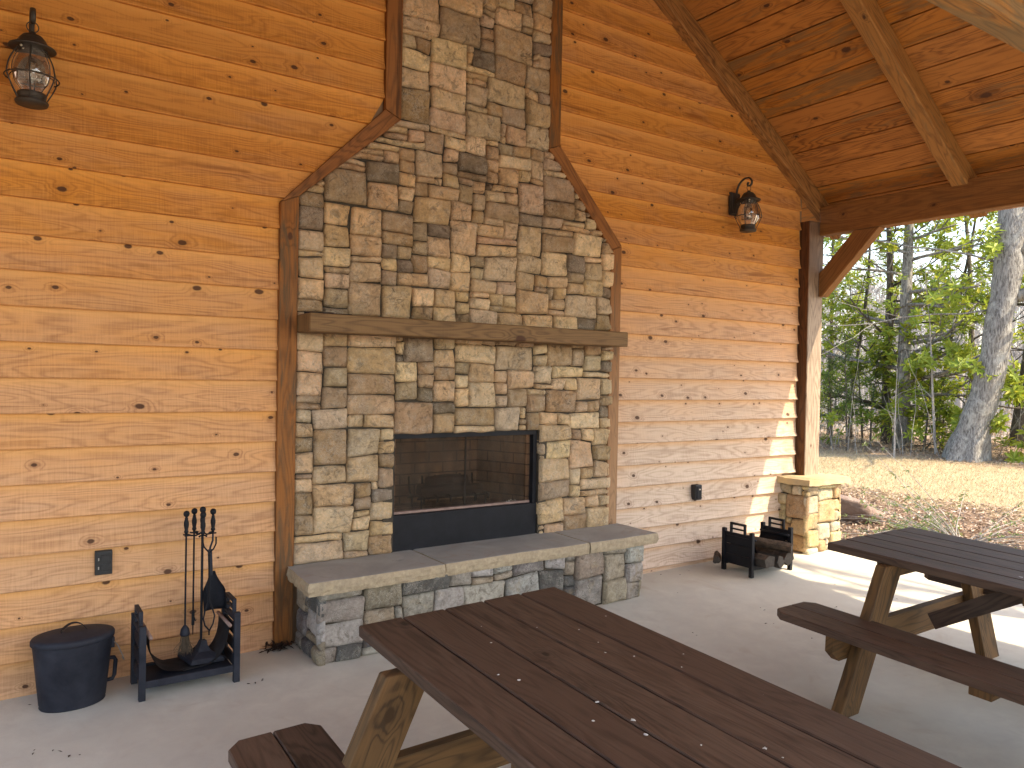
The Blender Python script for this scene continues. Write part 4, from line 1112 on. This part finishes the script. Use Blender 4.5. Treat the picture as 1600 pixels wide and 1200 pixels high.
# ================================================================== PICNIC TABLES
def picnic_table(loc, label, rot):
    T = thing('picnic_table', label, 'picnic table', loc, 'dark stained picnic tables', rot)
    # local: end at y=0, runs to -y ; x centred. floor z=0
    L = 1.95; H = .745; HW = .418; n = 5; pw = HW * 2 / n
    for i in range(n):
        bm = bmesh.new(); x0 = -HW + i * pw
        bbox(bm, x0 + .003, x0 + pw - .003, -L + random.uniform(-.003, .003), random.uniform(-.003, .003), H - .040, H, .004, seg=14, wob=.0012)
        obj('top_plank', bm, m_table, T)
    for s in (-1, 1):
        for k in (0, 1):      # k 0 = outer plank
            xo = s * (.862 - .151 * k); xi = s * (.862 - .151 * k - .147)
            a, b = min(xo, xi), max(xo, xi)
            bm = bmesh.new(); zt = .455
            c = .045
            out = [(xo, -c), (xo - s * c * .9, 0), (xi, 0), (xi, -L), (xo - s * c * .9, -L), (xo, -L + c)] if k == 0 else [(xo, 0), (xi + s * c * .9, 0), (xi, -c), (xi, -L + c), (xi + s * c * .9, -L), (xo, -L)]
            uv = uvlayer(bm); _uvk[0] += 1; kk = _uvk[0]
            t_ = [bm.verts.new((x, y, zt)) for x, y in out]; b_ = [bm.verts.new((x, y, zt - .04)) for x, y in out]
            bm.faces.new(t_); bm.faces.new(b_[::-1])
            for i in range(6): bm.faces.new((t_[i - 1], t_[i], b_[i], b_[i - 1]))
            bmesh.ops.recalc_face_normals(bm, faces=bm.faces); bmesh.ops.bevel(bm, geom=list(bm.edges), offset=.004, segments=1, affect='EDGES')
            for f in bm.faces:
                for l in f.loops: q = l.vert.co; l[uv].uv = (q.y + kk * 2.7, q.x - a + (zt - q.z) + (kk % 97) * 4 + 1)
            obj('seat_plank', bm, m_table, T)
    for y in (-.33, -L + .33):
        dirn = 1 if y > -L / 2 else -1
        for s in (-1, 1):
            bm = bmesh.new(); uv = uvlayer(bm)
            th = .055
            ya, yb = (y - th / 2, y + th / 2)
            # A-frame leg with level cuts, in the xz plane
            hw = .082
            P0 = (s * .735, 0); P1 = (s * .385, H - .041)
            pts = [(P0[0] - hw, 0), (P0[0] + hw, 0), (P1[0] + hw, P1[1]), (P1[0] - hw, P1[1])]
            a_ = [bm.verts.new((x, ya, z)) for x, z in pts]; b_ = [bm.verts.new((x, yb, z)) for x, z in pts]
            bm.faces.new(a_); bm.faces.new(b_[::-1])
            for i in range(4): bm.faces.new((a_[i - 1], b_[i - 1], b_[i], a_[i]))
            bmesh.ops.recalc_face_normals(bm, faces=bm.faces); bmesh.ops.bevel(bm, geom=list(bm.edges), offset=.003, segments=1, affect='EDGES')
            ax = Vector((P1[0] - P0[0], P1[1])).normalized(); ay = Vector((-ax.y, ax.x)); _uvk[0] += 1; kk = _uvk[0]
            for f in bm.faces:
                for l in f.loops: q = l.vert.co; l[uv].uv = (Vector((q.x - P0[0], q.z)).dot(ax) + kk * 2.1, Vector((q.x - P0[0], q.z)).dot(ay) + q.y - ya + (kk % 97) * 4 + 1)
            lg = obj('leg', bm, m_leg, T)
            for bx, bz_ in ((.585, .335), (.545, .365)):
                bm = bmesh.new()
                tube(bm, [(s * bx, y - dirn * (th / 2 + .008), bz_), (s * bx, y - dirn * (th / 2 - .004), bz_)], .008, 8)
                tube(bm, [(s * bx, y - dirn * (th / 2 + .014), bz_), (s * bx, y - dirn * (th / 2), bz_)], .0045, 6)
                obj('bolt', bm, m_black, lg)
        bm = bmesh.new(); uv = uvlayer(bm); yo_ = y + dirn * (.0275 + .021)
        ya, yb = yo_ - .02, yo_ + .02; w = .80
        pts = [(-w, .413), (-w, .32), (-w + .055, .272), (w - .055, .272), (w, .32), (w, .413)]
        a_ = [bm.verts.new((x, ya, z)) for x, z in pts]; b_ = [bm.verts.new((x, yb, z)) for x, z in pts]
        bm.faces.new(a_); bm.faces.new(b_[::-1])
        for i in range(6): bm.faces.new((a_[i - 1], b_[i - 1], b_[i], a_[i]))
        bmesh.ops.recalc_face_normals(bm, faces=bm.faces); _uvk[0] += 1; kk = _uvk[0]
        for f in bm.faces:
            for l in f.loops: q = l.vert.co; l[uv].uv = (q.x + kk * 1.7, q.z + q.y - ya + (kk % 97) * 4 + .5)
        obj('seat_beam', bm, m_leg, T)
        bm = bmesh.new(); bbox(bm, -HW + .03, HW - .03, yo_ - .02, yo_ + .02, H - .13, H - .0415, .003); obj('top_cleat', bm, m_leg, T)
        bm = bmesh.new(); bar(bm, (0, y - dirn * .035, .36), (0, y - dirn * .50, H - .09), .04, .085, (0, 0, 1)); obj('diagonal_brace', bm, m_table, T)
    for s in (-1, 1):
        bm = bmesh.new(); bbox(bm, min(s * .585, s * .84), max(s * .585, s * .84), -L / 2 - .045, -L / 2 + .045, .375, .4145, .003); obj('seat_cleat', bm, m_leg, T)
    bm = bmesh.new(); bbox(bm, -HW + .03, HW - .03, -L / 2 - .045, -L / 2 + .045, H - .08, H - .0415, .003); obj('top_cleat', bm, m_leg, T)
    return T
TB1 = picnic_table((1.491, 2.493, -.003), 'dark stained picnic table in the foreground, with pale specks on its top', (.020, -.032, -.02))
picnic_table((4.125, 2.49, -.002), 'dark stained picnic table on the right, in front of the sunlit yard', (.030, -.004, .010))
# droppings on the near table top
bm = bmesh.new(); rnd = random.Random(5)
for i in range(17):
    x = rnd.uniform(-.40, .40); y = -rnd.uniform(.15, 1.7); r_ = rnd.choice((.002, .0022, .003, .004, .006))
    zz = .7462
    n = 9; vs_ = [bm.verts.new((x + r_ * rnd.uniform(.5, 1.6) * cos(2 * pi * k / n), y + r_ * rnd.uniform(.5, 1.6) * sin(2 * pi * k / n), zz)) for k in range(n)]
    top = bm.verts.new((x, y, zz + .0015))
    for k in range(n): bm.faces.new((vs_[k - 1], vs_[k], top))
bmesh.ops.transform(bm, matrix=mat_of(TB1), verts=bm.verts)
tag(obj('bird_droppings', bm, m_white), 'tiny white specks scattered over the foreground table top', 'droppings', kind='stuff')

# ================================================================== SMALL DEBRIS
bm = bmesh.new(); rnd = random.Random(9)
def leafq(bm, c, L, W, rot, lay=None, colr=None, fold=.25):
    """folded lanceolate leaf: 6 verts"""
    d = rot @ Vector((1, 0, 0)); s_ = rot @ Vector((0, 1, 0)); u = rot @ Vector((0, 0, 1))
    a = bm.verts.new(c); e = bm.verts.new(c + d * L); m1 = bm.verts.new(c + d * L * .5 - u * W * fold * .3)
    l_ = bm.verts.new(c + d * L * .52 + s_ * W * .5 + u * W * fold); r_ = bm.verts.new(c + d * L * .52 - s_ * W * .5 + u * W * fold)
    if lay is not None:
        for v in (a, e, m1, l_, r_): v[lay] = colr
    bm.faces.new((a, m1, l_)); bm.faces.new((m1, e, l_)); bm.faces.new((a, r_, m1)); bm.faces.new((m1, r_, e))
def rrot(rnd, tilt=.6, yaw=None):
    return (Matrix.Rotation(rnd.uniform(0, 2 * pi) if yaw is None else yaw, 3, 'Z') @ Matrix.Rotation(rnd.uniform(-tilt, tilt), 3, 'Y') @ Matrix.Rotation(rnd.uniform(-tilt, tilt), 3, 'X'))
for i in range(95):
    t = rnd.gauss(0, .5); x = 1.34 + t * .085; y = 4.325 + rnd.uniform(-.03, .03)
    leafq(bm, Vector((x, y, zf(x, y) + rnd.uniform(.002, .03))), rnd.uniform(.03, .06), rnd.uniform(.008, .016), rrot(rnd, .5))
tag(obj('leaf_heap', bm, m_deadleaf), 'small heap of dark dead leaves in the corner left of the hearth', 'leaves', kind='stuff')
bm = bmesh.new()
for (x, y) in [(1.095, 3.936), (1.157, 3.916), (.19, 4.23), (.16, 3.7), (.21, 3.68), (.3, 3.6), (4.2, 3.2), (4.45, 4.2), (4.6, 4.27), (4.4, 3.4), (2.9, 2.6), (3.0, 2.9), (4.9, 3.2), (5.4, 3.5), (5.2, 2.8), (5.5, 3.1), (3.6, 3.3), (4.2, 2.9), (3.1, 1.9), (2.7, 1.5), (2.5, 2.1), (4.3, 4.30), (4.75, 4.33), (4.1, 3.9)]:
    for q in range(rnd.randint(1, 2)):
        xx = x + rnd.uniform(-.03, .03); yy = y + rnd.uniform(-.02, .02)
        leafq(bm, Vector((xx, yy, zf(xx, yy) + .006)), rnd.uniform(.012, .03), rnd.uniform(.006, .012), rrot(rnd, .3))
tag(obj('floor_debris', bm, m_deadleaf), 'scattered crumbs and leaf bits on the concrete floor', 'debris', kind='stuff')

# ================================================================== YARD
def at(px, d, dz=0):
    """yard spot by compass: px is a photo column used only to aim the bearing, d metres out"""
    a = math.atan((px - 800) / 1204.8) + R_(33.92); x, y = d * sin(a), d * cos(a)
    return Vector((x, y, gz(x, y) + dz))
rnd = random.Random(21)
# dry grass blades
bm = bmesh.new(); lay = bm.verts.layers.float_color.new('col')
for i in range(30000):
    x = rnd.uniform(8.4, 13.8); y = rnd.uniform(x * .28, x * .74)
    w = x + 1.3 * (noise.noise(Vector((x * .9, y * .9, 0)))) 
    if w < 9.0 or w + .12 * y > 13.4: continue
    z = gz(x, y); h = rnd.uniform(.015, .045); a = rnd.uniform(0, 2 * pi); lw = .004
    c_ = (rnd.random(), rnd.random() * .85 if rnd.random() < .95 else 1, 0, 1)
    v1 = bm.verts.new((x - lw * cos(a), y - lw * sin(a), z)); v2 = bm.verts.new((x + lw * cos(a), y + lw * sin(a), z)); v3 = bm.verts.new((x + rnd.uniform(-.03, .03), y + rnd.uniform(-.03, .03), z + h))
    for v in (v1, v2, v3): v[lay] = c_
    bm.faces.new((v1, v2, v3))
tag(obj('lawn_grass', bm, m_grass), 'dormant straw coloured grass across the yard beyond the pier', 'grass', kind='stuff')
bm = bmesh.new(); lay = bm.verts.layers.float_color.new('col')
for i in range(17000):
    if rnd.random() < .72: x = rnd.uniform(6.7, 9.5); 
    else: x = rnd.uniform(12.3, 15.5)
    y = rnd.uniform(x * .26, x * .78)
    c_ = (rnd.random(), rnd.random(), 0, 1)
    leafq(bm, Vector((x, y, gz(x, y) + rnd.uniform(.002, .03))), rnd.uniform(.025, .085), rnd.uniform(.008, .035), rrot(rnd, .55), lay, c_)
tag(obj('leaf_litter', bm, m_litter), 'fallen leaves and bark mulch over the beds and wood edge', 'leaf litter', kind='stuff')
# boulder
bm = bmesh.new(); bmesh.ops.create_icosphere(bm, subdivisions=5, radius=1)
for v in bm.verts:
    p = Vector(v.co); k = 1 + .22 * noise.noise(p * 1.1) + .08 * noise.noise(p * 3) + .03 * noise.noise(p * 9)
    v.co = Vector((p.x * .40 * k, p.y * .55 * k, max(-.25, p.z * .24 * k))); 
    if v.co.z > .1: v.co.z = .1 + (v.co.z - .1) * .45
    v.co.z += -.25 * v.co.x
c = at(1332, 9.35)
o = obj('boulder', bm, m_rock, smooth=True); o.location = c + Vector((-.15, .12, .07)); o.rotation_euler = (0, 0, .2)
tag(o, 'flat brown boulder in the mulch just behind the stone pier', 'boulder')

def limb(bm, p, d, L, r0, r1, rnd, n=8, wig=.12, up=.0, sides=8, flare=0):
    pts = [Vector(p)]; d = Vector(d).normalized(); rads = []
    for i in range(n):
        d = (d + Vector((rnd.uniform(-1, 1), rnd.uniform(-1, 1), rnd.uniform(-1, 1))) * wig + Vector((0, 0, up))).normalized()
        pts.append(pts[-1] + d * L / n)
    for i in range(n + 1):
        f = i / n; r_ = r0 + (r1 - r0) * f
        if flare and f < .22: r_ *= 1 + flare * (1 - f / .22) ** 2.2
        rads.append(r_)
    tube(bm, pts, rads, sides)
    return pts, rads
def crown_points(bm, base, rnd, depth, L, r_, out, spread=.8, up=.05, sides=5):
    """recursive bare branching; collects the tips"""
    pts, rads = limb(bm, base[0], base[1], L, r_, r_ * .45, rnd, 6, .16, up, sides)
    if depth == 0: out.append((pts[-1], (pts[-1] - pts[-2]).normalized())); out.append((pts[-3], (pts[-2] - pts[-3]).normalized())); return
    for k in range(rnd.randint(3, 4)):
        i = rnd.randint(2, 6); d = (pts[i] - pts[i - 1]).normalized()
        nd = (d * .7 + Vector((rnd.uniform(-1, 1), rnd.uniform(-1, 1), rnd.uniform(-.6, .9))) * spread).normalized()
        crown_points(bm, (pts[i], nd), rnd, depth - 1, L * rnd.uniform(.5, .75), rads[i] * .6, out, spread, up, max(3, sides - 1))
def whorl(bm, lay, p, d, rnd, n, L, W, tone):
    q = d.to_track_quat('Z', 'Y').to_matrix()
    for k in range(n):
        a = 2 * pi * k / n + rnd.uniform(-.3, .3); t = rnd.uniform(-.35, .55)
        rot = q @ Matrix.Rotation(a, 3, 'Z') @ Matrix.Rotation(-t, 3, 'Y') @ Matrix.Rotation(rnd.uniform(-.3, .3), 3, 'X')
        leafq(bm, p, L * rnd.uniform(.7, 1.2), W * rnd.uniform(.8, 1.2), rot, lay, (min(1, max(0, tone + rnd.uniform(-.35, .35))), rnd.random(), 0, 1), .2)
def leafy(name, base, H, lean, r0, seed, label, nbr, brL, leafL=.11, tone=.5, z0=.5, mat=None, barkm=None, group=None, cat='tree', dens=1, zpow=1.0, down=0, curve=0):
    rnd = random.Random(seed)
    T = thing(name, label, cat, base, group)
    bt = bmesh.new(); bl = bmesh.new(); lay = bl.verts.layers.float_color.new('col')
    pts, rads = limb(bt, Vector((0, 0, -.1)), Vector((lean[0], lean[1], 1)), H, r0, r0 * .35, rnd, 16, .035 + curve, .0, 10, .35)
    for k in range(nbr):
        f = z0 / H + (1 - z0 / H) * ((k + rnd.random()) / nbr) ** zpow; i = min(15, int(f * 16)); p = pts[i].lerp(pts[i + 1], f * 16 - i)
        a = rnd.uniform(0, 2 * pi); d = Vector((cos(a), sin(a), rnd.uniform(-.15, .55) - down)).normalized()
        tips = []
        crown_points(bt, (p, d), rnd, 1, brL * rnd.uniform(.6, 1.15) * (1.1 - .5 * f), rads[i] * .33 + .004, tips, .75, .02, 5)
        for tp, td in tips:
            for q in range(2):
                pp = tp + Vector((rnd.uniform(-1, 1), rnd.uniform(-1, 1), rnd.uniform(-1, 1))) * .09 * q
                whorl(bl, lay, pp, (td + Vector((0, 0, .6))).normalized(), rnd, rnd.randint(5, 8), leafL * 1.2, leafL * .42, tone)
    obj('trunk', bt, barkm or m_barkdark, T, smooth=True); obj('crown', bl, mat or m_leaf, T)
    return T

# big grey oak with two limbs
rnd = random.Random(77)
B = at(1512, 14.2)
T = thing('large_tree', 'large pale grey barked tree leaning right at the yard edge', 'tree', B)
bm = bmesh.new()
side = Vector((cos(R_(33.9 + 27)) , -sin(R_(33.9 + 27)), 0))
tp = [(-.02, 0, -.25), (.0, 0, .05), (.08, 0, .4), (.19, 0, .85), (.31, 0, 1.4), (.43, .02, 2.2), (.55, .05, 3.1), (.60, .08, 4.0), (.66, .1, 5.4), (.75, .1, 7.5), (.9, .2, 10)]
P = [side * a + Vector((0, 0, z)) + Vector((0, b, 0)) for a, b, z in tp]
# smooth resample
pts = []; 
for i in range(len(P) - 1):
    a, b, c_, d_ = P[max(i - 1, 0)], P[i], P[i + 1], P[min(i + 2, len(P) - 1)]
    for k in range(5):
        t = k / 5; pts.append(.5 * ((2 * b) + (c_ - a) * t + (2 * a - 5 * b + 4 * c_ - d_) * t * t + (3 * b - a - 3 * c_ + d_) * t ** 3))
pts.append(P[-1])
rad_at = [(-.25, .38), (.1, .28), (.4, .235), (.8, .21), (1.5, .20), (2.2, .19), (3, .2), (3.6, .19), (4.5, .17), (6, .15), (10, .1)]
def rz(z):
    for (a, b), (c_, d_) in zip(rad_at, rad_at[1:]):
        if z <= c_: return b + (d_ - b) * (z - a) / (c_ - a)
    return .12
rg = tube(bm, pts, [rz(p.z) for p in pts], 28)
for r_ in rg:
    for v in r_:
        w = v.co
        if w.z < .6:
            a = math.atan2(w.y - 0, w.x); k = (1 - max(0, w.z) / .6) * .05 * (sin(a * 5) + .3); v.co += Vector((w.x, w.y, 0)).normalized() * k
        v.co += noise.noise_vector(v.co * 3.5) * .035
obj('trunk', bm, m_bark, T, smooth=True)
for (z, dx, up, L, r_, s_) in ((2.62, 1, .42, 2.6, .10, 1), (3.22, 1, .75, 2.8, .13, 2), (3.05, -1, .28, 2.6, .018, 3), (2.45, -1, -.05, 2.6, .014, 4), (3.9, -1, .6, 3, .06, 5), (2.55, .8, .1, 1.8, .05, 6)):
    rn = random.Random(s_); bm = bmesh.new(); i = min(range(len(pts)), key=lambda q: abs(pts[q].z - z)); out = []
    crown_points(bm, (pts[i] + side * dx * .12, side * dx + Vector((0, rn.uniform(-.2, .2), up))), rn, 2 if r_ > .04 else 1, L, r_, out, .5, .0, 9)
    obj('limb', bm, m_bark, T, smooth=True)

# leafless trees on the sunny side whose shadows cross the slab
SD = Vector((.53, -.85, 0))
for (ox, oy, t, r_, H, s_, lab) in ((5.42, 3.22, 5.2, .13, 9, 301, 'leafless tree on the sunny side nearest the slab, outside the frame'), (5.72, 3.55, 8.5, .05, 9, 302, 'slim leafless tree on the sunny side, outside the frame'), (6.15, 2.2, 7.5, .16, 10, 303, 'stout leafless tree on the sunny side, outside the frame')):
    rn = random.Random(s_); b = Vector((ox, oy, 0)) + SD * t
    T2 = thing('bare_tree', lab, 'tree', (b.x, b.y, gz(b.x, b.y) - .1), 'leafless trees on the sunny side')
    bm = bmesh.new(); ps, rd = limb(bm, (0, 0, -.1), (0, 0, 1), H, r_, r_ * .3, rn, 14, .02, 0, 10); obj('trunk', bm, m_bark, T2, smooth=True)
    bm = bmesh.new(); out = []
    for k in range(9):
        i = rn.randint(6, 13); crown_points(bm, (ps[i], Vector((rn.uniform(-1, 1), rn.uniform(-1, 1), .6))), rn, 1, rn.uniform(1, 2), rd[i] * .4, out, .6, .03, 5)
    obj('branches', bm, m_bark, T2)
# evergreen stems in the wood edge
G = 'young evergreen trees along the wood edge'
leafy('evergreen_tree', at(1388, 15.9), 6.2, (-.08, .03), .085, 101, 'dark thin evergreen stem leaning left, left of the forked trunk', 30, 1.35, .125, .5, .6, group=G, dens=1)
leafy('evergreen_tree', at(1411, 15.2), 7.0, (.05, .0), .125, 102, 'thicker evergreen stem in the middle of the gap with pale bark patches', 34, 1.5, .13, .55, .7, group=G, dens=1, barkm=m_bark)
leafy('evergreen_tree', at(1592, 16.2), 6.0, (.03, -.02), .12, 103, 'dark evergreen trunk right of the large grey tree', 22, 1.3, .13, .7, .6, group=G, dens=1)
leafy('evergreen_tree', at(1330, 16.6), 5.4, (.02, .0), .04, 104, 'slender leafy sapling nearest the corner post', 22, 1.0, .11, .5, .9, group=G, dens=1, curve=.02)
leafy('evergreen_tree', at(1466, 16.4), 5.6, (-.04, .0), .04, 105, 'bright leafed sapling just left of the large grey trunk', 22, 1.1, .125, .7, .9, group=G, dens=1, curve=.02)
leafy('evergreen_tree', at(1298, 17.5), 5.2, (.02, .0), .05, 106, 'dense evergreen half hidden behind the corner post', 22, 1.2, .115, .45, .8, group=G, dens=1)
leafy('evergreen_tree', at(1640, 15.2), 5.2, (-.02, .0), .05, 107, 'evergreen at the far right edge beyond the large tree', 22, 1.2, .13, .8, .3, group=G, dens=1)
leafy('evergreen_tree', at(1240, 17.0), 5.4, (.0, .0), .06, 108, 'evergreen hidden behind the corner post and siding', 20, 1.2, .12, .4, .3, group=G, dens=1)
leafy('evergreen_tree', at(1520, 18.5), 5.8, (.0, .0), .07, 109, 'evergreen standing behind the large grey trunk', 20, 1.3, .12, .5, .5, group=G, dens=1)
SG = 'low bushes at the foot of the trees'
leafy('bush', at(1445, 14.9), 1.7, (.1, 0), .02, 111, 'leafy bush at the foot of the middle evergreen stem', 14, .6, .12, .6, .1, group=SG, cat='bush', dens=1)
leafy('bush', at(1612, 14.4), 1.3, (.1, 0), .02, 112, 'bright green bush right of the large trunk base', 9, .5, .14, .8, .1, group=SG, cat='bush', dens=1)
leafy('bush', at(1425, 15.4), 2.0, (-.1, 0), .02, 113, 'taller leafy bush between the two evergreen stems', 14, .7, .12, .5, .1, group=SG, cat='bush', dens=1)
leafy('bush', at(1350, 15.7), 1.6, (-.1, 0), .02, 114, 'small dark bush left of the thin evergreen stem', 12, .6, .09, .2, .1, group=SG, cat='bush', dens=1)
# fuzzy needle saplings
def needly(base, H, seed, label):
    rnd = random.Random(seed); T = thing('pine_sapling', label, 'sapling', base, 'pine saplings at the wood edge')
    bt = bmesh.new(); bl = bmesh.new(); lay = bl.verts.layers.float_color.new('col')
    pts, rads = limb(bt, Vector((0, 0, -.05)), Vector((0, 0, 1)), H, .018, .004, rnd, 12, .05)
    for k in range(46):
        f = .22 + .76 * (k + rnd.random()) / 46; p = pts[0].lerp(pts[-1], f); i = min(11, int(f * 12)); p = pts[i].lerp(pts[i + 1], f * 12 - i)
        a = rnd.uniform(0, 2 * pi); d = Vector((cos(a), sin(a), rnd.uniform(0, .5))).normalized()
        bp, br = limb(bt, p, d, .65 * (1.15 - f), .005, .002, rnd, 5, .12, .03, 4)
        for q in bp[1:]:
            for z in range(9):
                rot = rrot(rnd, 1.2); leafq(bl, q, rnd.uniform(.05, .10), .007, rot, lay, (rnd.random(), rnd.random(), 0, 1), .1)
    obj('trunk', bt, m_barkdark, T); obj('crown', bl, m_leafdark, T)
needly(at(1325, 14.7), 2.1, 5, 'feathery pine sapling with a bare lower stem near the post')
needly(at(1362, 15.3), 1.8, 6, 'fuzzy low pine sapling left of the thin evergreen stem')
needly(at(1300, 15.0), 1.7, 7, 'small pine sapling hugging the corner post')
needly(at(1475, 15.6), 1.3, 8, 'small pine sapling beside the large trunk')
# leafless saplings and brush
bm = bmesh.new(); rnd = random.Random(55)
for i in range(150):
    b = at(rnd.uniform(1255, 1680), rnd.uniform(14.2, 22)); out = []
    limb(bm, b, Vector((rnd.uniform(-.3, .3), rnd.uniform(-.3, .3), 1)), rnd.uniform(.5, 2.2), .006, .002, rnd, 5, .14, 0, 3)
tag(obj('thicket_stems', bm, m_barkfar), 'tangle of thin bare stems in the wood edge undergrowth', 'undergrowth', kind='stuff')
bm = bmesh.new(); lay = bm.verts.layers.float_color.new('col')
for i in range(5200):
    d_ = rnd.uniform(14.3, 26); p = at(rnd.uniform(1245, 1690), d_, rnd.uniform(0, .35) * rnd.random() ** .5 * (2.2 if d_ > 16 else 1))
    leafq(bm, p, rnd.uniform(.05, .14), rnd.uniform(.008, .03), rrot(rnd, 1.4), lay, (rnd.random(), rnd.random(), 0, 1))
tag(obj('dry_underbrush', bm, m_brush), 'dry brown underbrush between the trees', 'underbrush', kind='stuff')
BT = bmesh.new(); rnd = random.Random(66)
bare = [(1400, 14.0, 1.5, 'single pale twig sapling at the front of the wood edge, left of centre'), (1465, 14.6, 3.2, 'pale bare sapling leaning toward the large trunk')]
for px, d_, H, lab in bare:
    T = thing('bare_sapling', lab, 'sapling', at(px, d_), 'leafless saplings'); bm = bmesh.new(); out = []
    pts_, rd = limb(bm, (0, 0, -.05), (-.12 if H > 2 else 0, 0, 1), H, .012 + .004 * H, .004, rnd, 10, .05, 0, 6)
    for k in range(9):
        i = 3 + k % 7; limb(bm, pts_[i], (rnd.uniform(-1, 1), rnd.uniform(-1, 1), .7), .35, .004, .001, rnd, 4, .2, 0, 3)
    obj('trunk', bm, m_barkfar, T); 
BT.free()
# low shrub with arching stems in the mulch bed
c = at(1512, 8.35)
T = thing('arching_shrub', 'low sprawling shrub of arching bare stems with sparse green leaves in the mulch', 'shrub', c)
bm = bmesh.new(); bl = bmesh.new(); lay = bl.verts.layers.float_color.new('col'); rnd = random.Random(88)
side2 = Vector((.47, -.88, 0)); fwd2 = Vector((.88, .47, 0))
for k in range(85):
    s_ = rnd.uniform(-1, 1); s_ = math.copysign(abs(s_) ** .7, s_ - .25); fy = rnd.uniform(-.2, .9)
    d = side2 * s_ * 1.0 + fwd2 * fy + Vector((0, 0, rnd.uniform(.08, .5)))
    L = rnd.uniform(.45, 1.35)
    ps, rd = limb(bm, Vector((rnd.uniform(-.06, .06), rnd.uniform(-.06, .06), -.02)), d, L, rnd.uniform(.003, .0065), .0015, rnd, 9, .1, -.055, 5)
    if s_ < .45 or rnd.random() < .25:
        for q in ps[3:]:
            if rnd.random() < .75:
                for z in range(5): leafq(bl, q, rnd.uniform(.03, .065), .016, rrot(rnd, .9), lay, (rnd.random(), rnd.random() * .9, 0, 1))
obj('stem', bm, m_barkfar, T); obj('foliage', bl, m_shrubleaf, T)

# distant leafless woodland on the hill
bm = bmesh.new(); rnd = random.Random(99)
for i in range(520):
    d_ = rnd.uniform(30, 105); px = rnd.uniform(1200, 1750); b = at(px, d_); H = rnd.uniform(4.5, 9) * (.7 if d_ < 45 else 1)
    ps, rd = limb(bm, b, (rnd.uniform(-.05, .05), rnd.uniform(-.05, .05), 1), H, rnd.uniform(.06, .13), .02, rnd, 6, .05, 0, 4)
    for k in range(12):
        i_ = rnd.randint(2, 6); limb(bm, ps[i_], (rnd.uniform(-1, 1), rnd.uniform(-1, 1), rnd.uniform(.3, 1.2)), H * rnd.uniform(.15, .35), .03, .008, rnd, 3, .2, .05, 3)
tag(obj('bare_woodland', bm, m_barkfar), 'distant grey leafless woodland on the hillside', 'woodland', kind='stuff')
